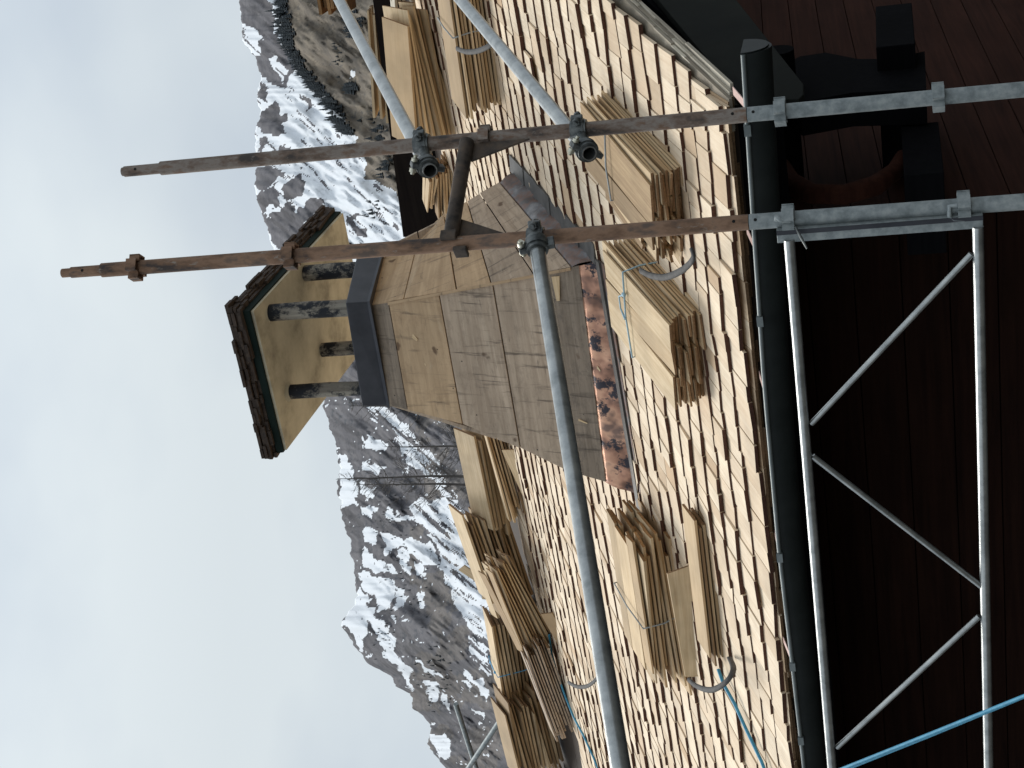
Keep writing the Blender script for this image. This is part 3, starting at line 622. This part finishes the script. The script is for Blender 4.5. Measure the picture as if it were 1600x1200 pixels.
for k in range(nst):
    f0_, f1_ = k/nst, (k+1)/nst+.03; pA = b3+(d3-b3)*f0_; pB = b3+(d3-b3)*min(1.02, f1_); hh = RN*(.004+.004*(k % 2))
    ls.hexa([pA-AX*.03-RN*.02, pA+AX*.075-RN*.012, pB+AX*.07-RN*.012, pB-AX*.03-RN*.02, pA-AX*.03+hh, pA+AX*.075-RN*.008+hh, pB+AX*.07-RN*.008+hh, pB-AX*.03+hh])
ls.build('step_flashing', 'lead_strip', chim)
# corner splinters and small tears
tb = MB(); tb.board(Np_[1]+FN*.004, unit(Np_[5]-Np_[1]), unit(Lp_[1]-Np_[1]), FN, np.linalg.norm(Np_[5]-Np_[1])*.96, .014, .006, .6); tb.build('corner_batten', 'orange_board', chim)
for (u, v, ln, w, an, mt) in [(552+0, 648, .07, .022, .5, 'fresh'), (0, 0, 0, 0, 0, '')][:1]:
    pass
def on_front(u, v, o=.0): return hit(u, v, Np_[3]+FN*o, FN)
cp = MB()
for (x_, y_, x2, y2, w) in [(638, 523, 652, 533, .035), (655, 556, 666, 572, .015), (904, 657, 918, 662, .012), (862, 432, 870, 470, .045), (932, 574, 938, 580, .014)]:
    a_, b2 = on_front(*im(x_, y_), .003), on_front(*im(x2, y2), .012); d_ = b2-a_
    cp.board(a_, unit(d_), unit(np.cross(FN, d_)), FN, np.linalg.norm(d_), w, .004, random.uniform(0, .3), wl=w*.4)
cp.build('wood_chip', 'fresh', chim)
# metal band
bnd = MB(); hB = .135
A_, B_, C_ = yp(728, 575, by_t-.02), yp(566, 606, by_t-.02), yp(818, 600, fy_t)
A_u, B_u, C_u = yp(726, 540, by_t-.045), yp(565, 566, by_t-.045), yp(820, 562, fy_t-.0)
D_ = B_+(C_-A_); D_u = B_u+(C_u-A_u)
lipo = [A_, C_, D_, B_]; lupo = [A_u, C_u, D_u, B_u]
bnd.hexa(lipo+lupo); bnd.build('metal_band', 'cap_metal', chim, .006)
lp = MB(); cc = (A_+C_+D_+B_)/4; lp.hexa([p+(p-cc)*.03-AZ*.012 for p in lipo]+[p+(p-cc)*.028+AZ*.004 for p in lipo]); lp.build('drip_edge', 'cap_metal', chim)
# slab
s1 = yp(714, 396, 7.03); s2 = yp(497, 448, 7.03); s3 = xp(867, 536, s1[0]); s4 = s2+(s3-s1)
un = MB(); un.hexa([s1, s3, s4, s2, s1+AZ*.05, s3+AZ*.05, s4+AZ*.05, s2+AZ*.05]); un.build('ceiling_panel', 'plaster', chim)
sc0 = (s1+s3+s4+s2)/4
def grow(p, g_, h): return p+(p-sc0)*g_*np.array([1, 1, 0])+AZ*h
fa = MB(); fa.hexa([grow(p, .02, .016) for p in (s1, s3, s4, s2)]+[grow(p, .025, .058) for p in (s1, s3, s4, s2)]); fa.build('fascia', 'fascia_green', chim, .003)
sd_ = MB()
cor = [grow(p, .03, .058) for p in (s1, s3, s4, s2)]
for (pa, pb, mid) in ((cor[0], cor[3], 9), (cor[1], cor[0], 10), (cor[2], cor[1], 9), (cor[3], cor[2], 10)):
    d_ = pb-pa; ln = np.linalg.norm(d_); U = unit(d_); out_ = np.cross(U, AZ); out_ = out_ if out_ @ (pa+pb-2*sc0) > 0 else -out_
    for lay in range(4):
        x = 0.
        while x < ln:
            w = random.uniform(.05, .13); o_ = pa+U*x+AZ*(.019*lay+random.uniform(-.004, .004))+out_*(.012+.009*lay+random.gauss(0, .007))
            sd_.board(o_, -out_, U, AZ, .3, min(w, ln-x+.02)-.002, .016+random.uniform(0, .004), random.random(), (0, 0, 0)); x += w
topc = sc0+AZ*.23
sd_.poly([grow(p, .0, .13) for p in (s1, s3, s4, s2)]+[topc], [(0, 1, 4), (1, 2, 4), (2, 3, 4), (3, 0, 4)])
sd_.build('roof_slab', 'cap_bark', chim)
# posts
pt = [(712, 432, 545), (588, 458, 575)]
P1a, P1b = yp(712, 436, 7.2), yp(709, 545, 7.2); P2a, P2b = yp(588, 462, 7.2), yp(584, 590, 7.2)
dp = np.array([0, .5, 0])
zc_ = s1[2]+.02
for (pp, rad) in ((P1a, .047), (P2a, .041), (P1a+dp, .046), (P2a+dp, .042)):
    m_ = MB(); zt = zc_ - .06*(pp[1]-7.1)/1.2
    pts_ = [(pp[0], pp[1], A_u[2]-.06), (pp[0], pp[1], A_u[2]+.1), (pp[0]+.003, pp[1], A_u[2]+.25), (pp[0], pp[1], zt)]
    m_.tube(pts_, [rad, rad*.98, rad*1.02, rad], 20)
    # grain runs up the post
    m_.g = [(p[2]*1.2+7*pp[0], (p[0]-pp[0])*1.0+pp[1], (p[1]-pp[1])*1.0) for p in m_.v]; m_.build('post', 'post_wood', chim)
    fl = MB(); fl.tube([(pp[0], pp[1], zt-.03), (pp[0], pp[1], zt-.008)], [rad*1.1, rad*1.35], 20); fl.build('post_collar', 'plaster', chim)
fl = MB(); pc = yp(678, 528, 7.5); fl.box((pc[0], pc[1], A_u[2]+.06), AX, AY, AZ, .045, .05, .09); fl.build('flue_stub', 'plaster', chim)

# ------------------------------------------------------------------ bundles of shingles
NB = [0]
def bundle(lab, P, dl, dw, L_, W, H, layers, cols=2, yawj=.03, shift=.015, lab_cat='bundle', twine=None, tilt=None, t=None, mat='fresh', fan=0., dn=None, end='fresh_end', twine_at=.55, name='shingle_bundle', roll=0., aged=.12, group='bundles of new shingles on the roof'):
    """P: bottom front corner, dl along the boards, dw across"""
    P = np.array(P); dl = unit(dl); dw = unit(np.array(dw)-dl*(np.array(dw) @ dl)); up_ = np.cross(dl, dw); up_ = up_ if up_ @ RN > 0 else -up_
    if roll: up0 = up_; up_ = unit(up0*cos(roll)+dw*sin(roll)); dw = unit(dw*cos(roll)-up0*sin(roll))
    r = thing(name, lab, lab_cat, P, group)
    th__ = t or H/layers*.68
    for k in range(layers):
        w_left = W; y = random.gauss(0, .008)
        parts = cols if random.random() < .75 else cols+1
        cuts = sorted([random.uniform(.25, .75) if parts == 2 else (j+1)/parts+random.uniform(-.08, .08) for j in range(parts-1)])
        cuts = [0]+cuts+[1]
        for j in range(parts):
            wj = W*(cuts[j+1]-cuts[j]); a_ = random.gauss(0, yawj)+fan*(k/layers-.5)
            d1 = unit(dl+dw*a_); d2 = unit(dw-dl*a_); n1_ = unit(up_+dl*random.gauss(0, .012)+dw*random.gauss(0, .02))
            o = P+dl*(random.gauss(0, shift)+L_*.5)-d1*L_*.5+dw*(y+W*cuts[j])+up_*(H*k/layers+random.uniform(0, .003))
            m_ = MB(); m_.board(o, d1, d2, n1_, L_*random.uniform(.965, 1.03), max(.03, wj-.004), th__, random.random()**1.5*.8, (0, 1, 2), random.uniform(.45, .9), random.gauss(0, .012))
            mm = ('aged' if (mat == 'fresh' and random.random() < aged) else mat); m_.build('shingle', [mm, end, mm], r)
    if twine:
        c = P+dl*L_*twine_at; tw = MB(); e_ = .006
        lp_ = [c-dw*e_-up_*e_*0, c-dw*e_+up_*(H*.5), c-dw*e_+up_*(H+e_), c+dw*(W*.5)+up_*(H+e_*2.2), c+dw*(W+e_)+up_*(H+e_), c+dw*(W+e_)+up_*(H*.5), c+dw*(W+e_)]
        tw.tube([p+dl*random.uniform(-.012, .012) for p in lp_], .0042, 6); to_ = tw.build('twine', twine, r)
        if twine != 'grey_cord':
            kn = MB(); kc = c+dw*(W*.25)+up_*(H+.012)
            kn.tube([kc-dl*.012, kc, kc+dl*.014], [.006, .011, .005], 8)
            kn.tube([kc, kc+dl*.05+dw*.03+up_*.006, kc+dl*.05+dw*.09+up_*.006, kc+dl*.0+dw*.12+up_*.006], [.004, .004, .004, .006], 6)
            kn.build('knot', 'knot_blue' if twine != 'pale_cord' else 'pale_cord', to_)
    return r
def RD(dx, dl_): return unit(AX*dx+RL*dl_)
# the two big bundles above the eave, right of the chimney
bA = rp(942, 1080)
bundle('thick bundle of shingles behind the right rusty pole, nearest the roof corner', bA+RN*.03, RD(.13, .99), RD(-.99, .13), .80, .31, .155, 11, 2, .022, .02, twine='grey_cord')
bB = rp(716, 1110)
bundle('wide bundle tied with pale blue cord under an iron hook beside the copper flashing', bB+RN*.03+RL*.02, RD(.06, 1.), RD(-1., .06), .80, .42, .155, 11, 3, .025, .022, twine='pale_cord', twine_at=.6)
# a few shingles slipped between them
sp = rp(842, 1078)
bundle('small loose heap of short shingles leaning between the two big bundles', sp+RN*.03+RL*.03, RD(.25, .97), RD(-.97, .25), .45, .14, .13, 7, 1, .12, .05, name='shingle_heap')
# left lower bundle lying crosswise
c1, c2 = rp(345, 1072), rp(112, 1104)
bundle('crosswise bundle with fanned brown ends lying above the lower left hook', c1+RN*.035+RL*.1, c2-c1, RL, .84, .42, .21, 10, 2, .06, .05, twine='grey_cord', fan=.16, end='brown_end')
lb = MB(); c1b = rp(322, 1090)
r_ = thing('shingle', 'broad pale shingle leaning against the front of the crosswise bundle', 'shingle', c1b)
lb.board(c1b+RN*.03-RL*.0, unit(rp(108, 1106)-c1b), unit(RN*.75+RL*.35), -RL, .76, .125, .011, .15, (0, 1, 0), .8, .05, .08); lb.build('panel', ['fresh', 'fresh_end'], r_)
c1, c2 = rp(390, 1120), rp(150, 1148)
bundle('thin stack of four shingles lying just below the crosswise bundle', c1+RN*.035+RL*.02, c2-c1, RL, .80, .15, .075, 4, 1, .02, .03)
# top right bundles
c1, c2 = rp(1252, 762), rp(1034, 792)
bundle('tall neat bundle under an iron hook at the top right of the roof', c2+RN*.03, c1-c2, RL, .86, .30, .21, 10, 1, .012, .02, twine='grey_cord')
c1, c2 = rp(1190, 690), rp(985, 722)
bundle('twisted bundle with a broad pale top board beside the ridge board', c2+RN*.03+RL*.1, c1-c2+RL*.1, RL, .86, .24, .28, 9, 1, .05, .03, fan=-.2, roll=-.5)
c1 = rp(935, 715)
bundle('small sheaf of narrow shingles fanned out above the chimney side', c1+RN*.02, RD(-.62, .45), RD(.5, .6), .50, .13, .20, 9, 2, .16, .05, fan=.5, name='shingle_heap')
c1, c2 = yp(1155, 606, 10.6), yp(1012, 618, 10.6)
bundle('four slim shingles standing out against the hillside behind the ridge board', c2+AZ*.0, c1-c2-AZ*.02, AY, .80, .12, .20, 4, 1, .03, .03, t=.02, name='shingle_heap')
c1, c2 = rp(1330, 655), rp(1190, 668)
bundle('dark cluttered stack at the very top right edge of the roof', c2+RN*.0, c1-c2, RL, .8, .3, .22, 8, 2, .08, .05, mat='grey_edge', end='fresh_end')
# ridge bundles, left of the chimney
c1, c2 = rp(556, 782), rp(396, 812)
bundle('pale bundle on the ridge directly left of the chimney', c2+RN*.0, c1-c2, RL, .82, .24, .30, 9, 1, .04, .03, roll=-.45, aged=.15)
c1, c2 = rp(545, 795), rp(400, 826)
bundle('leaning stack of thin shingles at the foot of the first ridge bundle', c2+RN*.0, c1-c2+RN*.05, RL, .80, .10, .16, 7, 1, .06, .04, mat='fresh')
c1, c2 = rp(402, 812), rp(268, 840)
bundle('untidy bundle with splayed dark ends second along the ridge', c2+RN*.02, c1-c2+RN*.08, RL, .84, .26, .36, 11, 1, .07, .06, fan=.16, roll=-.2, aged=.4)
c1, c2 = rp(352, 838), rp(206, 866)
bundle('tilted grey brown bundle slumped in front of the untidy ridge bundle', c2+RN*.03, c1-c2+RN*.18, RL, .82, .2, .24, 9, 2, .08, .05, fan=-.2, t=.014, roll=-.3, aged=.45)
c1, c2 = rp(270, 838), rp(120, 862)
bundle('ridge bundle tied with a bright blue knot', c2+RN*.02, c1-c2, RL, .86, .26, .40, 13, 1, .06, .04, twine='knot_blue', fan=.1, twine_at=.4)
c1, c2 = rp(150, 862), rp(10, 884)
bundle('brown bundle on the ridge left of the blue knot', c2+RN*.02, c1-c2+RN*.06, RL, .86, .25, .42, 13, 1, .07, .06, fan=-.15, roll=-.2, aged=.6)
c1, c2 = rp(20, 886), rp(-120, 905)
bundle('last ridge bundle cut by the left end of the upright view', c2+RN*.02, c1-c2, RL, .86, .25, .46, 14, 1, .07, .04, aged=.4)
c1, c2 = rp(205, 872), rp(65, 902)
bundle('dark slumped stack in front of the brown ridge bundle', c2+RN*.0, c1-c2+RN*.1, RL, .80, .22, .2, 9, 2, .08, .05, mat='weathered_board', end='fresh_end')
c1, c2 = yp(390, 800, 10.5), yp(262, 812, 10.5)
bundle('upright pale shingles showing behind the second ridge bundle', c2+AZ*.05, c1-c2, AY, .84, .1, .30, 4, 1, .03, .04, t=.05, name='shingle_heap')
c1, c2 = yp(270, 830, 10.5), yp(150, 842, 10.5)
bundle('pale shingles showing behind the blue knotted ridge bundle', c2+AZ*.02, c1-c2, AY, .84, .1, .36, 5, 1, .03, .04, t=.05, name='shingle_heap')
c1, c2 = yp(1290, 528, 10.9), yp(1188, 545, 10.9)
bundle('short brown stack at the top edge beyond the ridge board', c2, c1-c2, AY, .8, .2, .24, 7, 1, .04, .03, t=.025, name='shingle_heap', mat='brown_end')
for (u, v, h, du, dv, w, lab) in [(410, 800, .10, 18, 52, .1, 'short shingle poking down between the first and second ridge bundles'), (386, 778, .28, 30, 30, .11, 'shingle jutting up beside the dark square block'),
        (300, 800, .2, 60, 62, .1, 'shingle lying slantwise across the middle of the second ridge bundle'), (330, 770, .34, -70, 40, .12, 'topmost loose shingle on the second ridge bundle'),
        (262, 832, .12, -50, 40, .1, 'loose shingle sloping down just right of the blue knot'), (180, 812, .32, -60, 46, .12, 'loose shingle lying across the top just left of the blue knot'),
        (160, 848, .16, 70, 20, .1, 'loose shingle wedged under the blue knotted ridge bundle'), (60, 855, .25, -70, 50, .12, 'loose shingle on top of the leftmost ridge bundle'),
        (245, 872, .06, -80, 34, .12, 'loose shingle lying low in front of the tilted grey brown bundle'), (500, 812, .06, -90, 30, .1, 'loose shingle lying on the deck below the first ridge bundle')]:
    p0 = rp(u, v, 0)+RN*h*.8; p1 = hit(u+du, v+dv, p0+RL*.05, unit(RL*.25-RN*.2+AY*.9)); d_ = unit(p1-p0); o_t = thing('loose_shingle', lab, 'shingle', p0, 'loose shingles near the ridge')
    m_ = MB(); nrm = unit(np.cross(d_, unit(RL+RN*random.uniform(-.3, 1.2)))); m_.board(p0, d_, unit(np.cross(nrm, d_)), nrm, random.uniform(.3, .6), w, .011, random.random(), (0, 1, 0), .6, random.gauss(0, .02)); m_.build('panel', ['fresh', 'fresh_end'], o_t)
dbk = MB(); pk = yp(424, 760, 9.9); dbk.box(pk-AZ*.06+AY*.1, AX, AY, AZ, .05, .1, .14)
tag(dbk.build('wood_block', 'black_beam', None, .004), 'dark square block wedged at the end of the pale ridge bundle', 'block')

# ------------------------------------------------------------------ iron roof hooks
def hook(lab, pxs, hs, w=.014):
    P = [rp(*im(x, y), h) for (x, y), h in zip(pxs, hs)]
    Q = []
    for i in range(len(P)-1):
        for k in range(4):
            f_ = k/4; p0 = P[max(0, i-1)]; p1 = P[i]; p2 = P[i+1]; p3 = P[min(len(P)-1, i+2)]
            Q.append(.5*((2*p1)+(-p0+p2)*f_+(2*p0-5*p1+4*p2-p3)*f_*f_+(-p0+3*p1-3*p2+p3)*f_**3))
    Q.append(P[-1]); m_ = MB(); m_.tube(Q, w, 8, flat=.55)
    tag(m_.build('roof_hook', 'hook_iron'), lab, 'hook', 'curved iron roof hooks')
hook('curved iron hook gripping the bundle tied with pale blue cord', [(1001, 423), (1018, 431), (1040, 433), (1066, 422), (1083, 404), (1080, 388)], [.20, .20, .2, .2, .2, .2])
hook('curved iron hook at the left end of the crosswise bundle', [(1076, 1062), (1090, 1073), (1112, 1078), (1134, 1066), (1146, 1046), (1140, 1028)], [.2, .2, .2, .17, .12, .05])
hook('curved iron hook alone on bare shingles behind the long tube', [(888, 1066), (902, 1073), (920, 1071), (935, 1056), (938, 1036), (930, 1022)], [.16, .16, .16, .13, .08, .03])
hook('curved iron hook across the tall neat bundle at the top right', [(714, 76), (728, 81), (745, 80), (760, 74), (772, 66)], [.27, .28, .28, .28, .26])

# ------------------------------------------------------------------ ropes
def rope(lab, pxs, r, mat, h=.05, dep=None):
    P = [(rp(*im(x, y), h) if dep is None else at(*im(x, y), dep[i])) for i, (x, y) in enumerate(pxs)]
    m_ = MB(); m_.tube(P, r, 7); tag(m_.build('rope', mat), lab, 'rope', 'blue ropes')
rope('blue rope hanging from a nail near the ridge down over the shingles', [(858, 992), (862, 1020), (870, 1050), (882, 1085), (896, 1120), (912, 1150), (928, 1185), (945, 1230)], .0085, 'blue_cord', .055)
rope('blue rope leading from the lower left iron hook to the eave', [(1122, 1045), (1130, 1068), (1148, 1100), (1166, 1140), (1190, 1190), (1205, 1230)], .0085, 'blue_cord', .06)
rp_ = MB(); A_r, B_r = at(*im(1290, 1215), 4.15), at(*im(1640, 1072), 3.4)
rp_.tube([A_r, (A_r+B_r)/2-AZ*.004, B_r], .0045, 7); rp_.tube([A_r+AZ*.014, (A_r+B_r)/2+AZ*.006, B_r+AZ*.001], .0045, 7)
tag(rp_.build('rope', 'blue_cord'), 'doubled blue rope stretched in front of the dark wall below the guard rail', 'rope', 'blue ropes')
nl = MB(); pn = rp(*im(857, 990), .05); nl.tube([pn-RN*.03, pn+RN*.02], .012, 8); tag(nl.build('nail', 'hole_black'), 'dark nail at the top of the blue rope', 'nail')

# ------------------------------------------------------------------ scaffold
PL2 = np.array(at(870, 1400, 4.62)); PL1 = np.array(at(1042, 1400, 4.85))
def on_pole(P, v):
    # height on the vertical line through P whose picture row is v
    lo, hi = 0., 9.
    for _ in range(50):
        mid = (lo+hi)/2; p = np.array([P[0], P[1], mid])-CAM; d = p @ FW; vv = 800-F*(p @ UP)/d
        if vv > v: lo = mid
        else: hi = mid
    return np.array([P[0], P[1], (lo+hi)/2])
PD = unit((PL1-PL2)*np.array([1, 1, 0])); PQ = np.array([-PD[1], PD[0], 0])
def pole(P, vtop, vspig, vjoint, collars, lab, rust):
    base = np.array([P[0], P[1], 0]); r = thing('scaffold_pole', lab, 'scaffold pole', base, 'upright scaffold poles')
    j = on_pole(P, vjoint); s_p = on_pole(P, vspig); tp = on_pole(P, vtop)
    m_ = MB(); m_.tube([base+AZ*.01, j], .02415, 24, inner=.86); m_.build('lower_tube', 'galvanised_dull', r)
    m_ = MB(); m_.tube([j+AZ*.002, s_p], .0243, 24, inner=.86); m_.build('upper_tube', rust, r)
    m_ = MB(); m_.tube([s_p-AZ*.01, tp], .0188, 20, inner=.82); m_.build('spigot', rust, r)
    m_ = MB(); m_.box(base+AZ*.006, AX, AY, AZ, .075, .075, .006); m_.build('base_plate', 'galvanised_dull', r)
    # pin holes
    for zc in (j[2]+.045, tp[2]-.05, j[2]-.02):
        rr_ = .0243 if zc < s_p[2] else .0188
        m_ = MB(); dv = unit(-_f0+_r0*.15); c_ = np.array([P[0], P[1], zc]); m_.tube([c_+dv*(rr_-.002), c_+dv*(rr_+.0006)], .005, 10); m_.build('pin_hole', 'hole_black', r)
    for v in collars:
        c_ = on_pole(P, v); m_ = MB(); mt = 'galvanised_dull' if v > vjoint else rust
        a1 = unit(_r0*cos(.25)+_f0*sin(.25)); a2_ = np.cross(AZ, a1)
        m_.tube([c_-AZ*.006, c_+AZ*.006], .0285, 24)
        for d_ in (a1, -a1, a2_, -a2_):
            q_ = np.cross(AZ, d_)
            for sgn in (-1, 1):
                m_.box(c_+d_*.030+q_*sgn*.0175, d_, q_, AZ, .010, .0025, .018)
            m_.box(c_+d_*.0395, d_, q_, AZ, .0025, .020, .018)
        m_.build('wedge_collar', mt, r)
    return r
pole(PL1, 195, 252, 1168, [759, 1219, 1466], 'right hand scaffold pole, grey brown rust above and galvanised below', 'rusty')
pole(PL2, 112, 160, 1171, [213, 455, 1232, 1506], 'left hand scaffold pole, the taller one, orange rust above and galvanised below', 'rusty_orange')
# rusty transom with gusset plates between the poles
a_ = on_pole(PL2, 704); b2 = on_pole(PL1, 734)
tr_ = thing('transom', 'short rusty crossbar with triangular gusset plates joining the two scaffold poles', 'crossbar', (a_+b2)/2)
off = -_f0*.012
m_ = MB(); m_.tube([a_+PD*.024+off, b2-PD*.012+off*2.5], .0245, 20); m_.build('crossbar', 'transom_rust', tr_)
m_ = MB(); p1 = b2-PD*.02+off*1.5; m_.prism([p1-AZ*.02, p1-PD*.075-AZ*.02, p1-PD*.0-AZ*.21+PD*.0], PQ*.008); m_.build('gusset', 'transom_rust', tr_)
m_ = MB(); p1 = a_+PD*.022; m_.prism([p1-AZ*.015, p1+PD*.085-AZ*.01, p1-AZ*.19], PQ*.008); m_.build('gusset', 'transom_rust', tr_)
m_ = MB(); m_.box(a_+PD*.02+off, PD, PQ, AZ, .016, .03, .026); m_.build('socket', 'transom_rust', tr_, .003)
m_ = MB(); m_.box(on_pole(PL2, 722)-PD*.033, PD, PQ, AZ, .008, .022, .022); m_.build('socket', 'transom_rust', tr_, .003)
# clamp coupler
def coupler(parent, pc, tc_, td, scale=1.):
    """pc: point on the pole, tc_: point on the tube axis, td: tube direction"""
    td = unit(td); m_ = MB(); side = unit(np.cross(td, AZ))
    m_.tube([pc-AZ*.026, pc+AZ*.026], .0335, 20); m_.tube([pc-AZ*.019, pc+AZ*.019], .037, 20)
    m_.tube([tc_-td*.026, tc_+td*.026], .0335, 20, inner=.735, ring=True)
    m_.tube([tc_-td*.012, tc_+td*.012], .038, 20, inner=.8, ring=True)
    mid = (pc+tc_)/2; dd = unit(tc_-pc); m_.tube([pc+dd*.026, tc_-dd*.026], .018, 14)
    e1 = unit(np.cross(td, dd)); e2 = unit(np.cross(AZ, dd))
    for sg in (-1, 1):
        m_.box(tc_+e1*sg*.042, e1, td, np.cross(e1, td), .014, .020, .009)
        m_.box(pc+e2*sg*.042, e2, AZ, np.cross(e2, AZ), .014, .020, .009)
    c_o = m_.build('coupler', 'cast_steel', parent, .003)
    for (cc_, ax_, e_) in ((tc_, np.cross(e1, td), e1), (pc, np.cross(e2, AZ), e2)):
        b_m = MB(); k_ = cc_+e_*.046; b_m.tube([k_-ax_*.032, k_+ax_*.034], .0065, 8); b_m.tube([k_+ax_*.012, k_+ax_*.026], .0125, 6); b_m.tube([k_-ax_*.022, k_-ax_*.012], .0125, 6)
        b_m.build('bolt', 'zinc_bolt' if e_ is e1 else 'cast_steel', c_o)
# three tubes clamped to the poles
def clamp_tube(lab, uv0, d0, uv1, d1, polep, vclamp, over0=0., over1=.0, cpos=.05, mat='galvanised'):
    p0, p1 = np.array(at(*uv0, d0)), np.array(at(*uv1, d1)); d_ = unit(p1-p0)
    r = thing('scaffold_tube', lab, 'scaffold tube', p0, 'galvanised scaffold tubes clamped to the poles')
    m_ = MB(); m_.tube([p0-d_*over0, p1+d_*over1], .02415, 24, inner=.86); m_.build('tube', mat, r)
    coupler(r, on_pole(polep, vclamp), p0+d_*cpos, d_); return r
clamp_tube('upper of the two galvanised tubes rising to the top right of the upright view', (933, 672), 5.10, (1200, 530), 7.0, PL1, 660, .0, 1.2, .045)
clamp_tube('lower of the two tubes running back over the right of the roof', (960, 921), 4.98, (1200, 720), 6.55, PL1, 905, .0, 1.2, .035)
clamp_tube('long galvanised tube crossing in front of the chimney and down the length of the roof', (827, 837), 4.83, (0, 970), 3.66, PL2, 838, .0, .6, .03)
# guard rail lattice
gr = thing('guard_rail', 'galvanised lattice guard rail with three diagonals hung on the left hand pole', 'guard rail', on_pole(PL2, 1540))
gyp = PL2[1]-.035
GP = lambda u, v: yp(u, v, gyp)
ta, tb2 = GP(826, 1233), GP(-60, 1305); ba, bb2 = GP(846, 1528), GP(-60, 1546)
m_ = MB(); m_.tube([ta, tb2], .0168, 18); m_.build('top_rail', 'galvanised', gr)
m_ = MB(); m_.tube([ba, bb2], .0165, 18); m_.build('bottom_rail', 'galvanised', gr)
for (x_, y_, x2, y2) in [(1518, 397, 1268, 662), (1270, 713, 1533, 916), (1530, 963, 1308, 1168), (1312, 1212, 1545, 1420)]:
    m_ = MB(); m_.tube([GP(*im(x_, y_)), GP(*im(x2, y2))], .0098, 12); m_.build('diagonal', 'galvanised', gr)
e0, e1_ = GP(832, 1214), GP(856, 1536)
m_ = MB(); dv = unit(e1_-e0); wv = AX
m_.hexa([e0-AX*.024-AY*.004, e0+AX*.018-AY*.004, e0+AX*.018+AY*.03, e0-AX*.024+AY*.03][::-1]+[e1_-AX*.024-AY*.004, e1_+AX*.018-AY*.004, e1_+AX*.018+AY*.03, e1_-AX*.024+AY*.03][::-1])
m_.build('end_plate', 'galvanised_dull', gr, .002)
m_ = MB(); m_.hexa([e0+AX*.003-AY*.0072, e0+AX*.017-AY*.0072, e0+AX*.017-AY*.0042, e0+AX*.003-AY*.0042][::-1]+[e1_+AX*.003-AY*.0072, e1_+AX*.017-AY*.0072, e1_+AX*.017-AY*.0042, e1_+AX*.003-AY*.0042][::-1]); m_.build('end_groove', 'cap_metal', gr)
for (v, du) in ((1219, 0), (1490, 0)):
    c_ = on_pole(PL2, v); k_ = c_+(GP(846, v)-c_)*.5; m_ = MB(); g0_ = GP(850, v+6)
    m_.tube([g0_+AX*.01-AZ*.02, g0_+AX*.014+AZ*.01, g0_+AX*.025+AZ*.022, c_-_f0*.026+AZ*.012, c_-_f0*.026-AZ*.01], .0075, 8); m_.build('wedge_hook', 'galvanised_dull', gr)
m_ = MB(); q0 = GP(848, 1243); q1_ = GP(822, 1262); m_.tube([q0-AY*.01, (q0+q1_)/2-AY*.03, q1_-AY*.05], [.003, .005, .003], 6); m_.build('wedge', 'cast_steel', gr)
# far poles behind the left end of the ridge
for (a4, b4, d4, lab, rr_) in [(im(712, 1100), im(752, 1225), 14.5, 'thin pale pole leaning behind the left end of the ridge', .024), (im(780, 1128), im(716, 1224), 14.0, 'darker thin pole crossing the pale one behind the ridge', .024)]:
    m_ = MB(); p0, p1 = at(*a4, d4), at(*b4, d4+.6); m_.tube([p0, p1], rr_, 10); tag(m_.build('scaffold_tube', 'galvanised_dull'), lab, 'scaffold tube')
for o in bpy.data.objects:
    if '_o' in o: del o['_o']
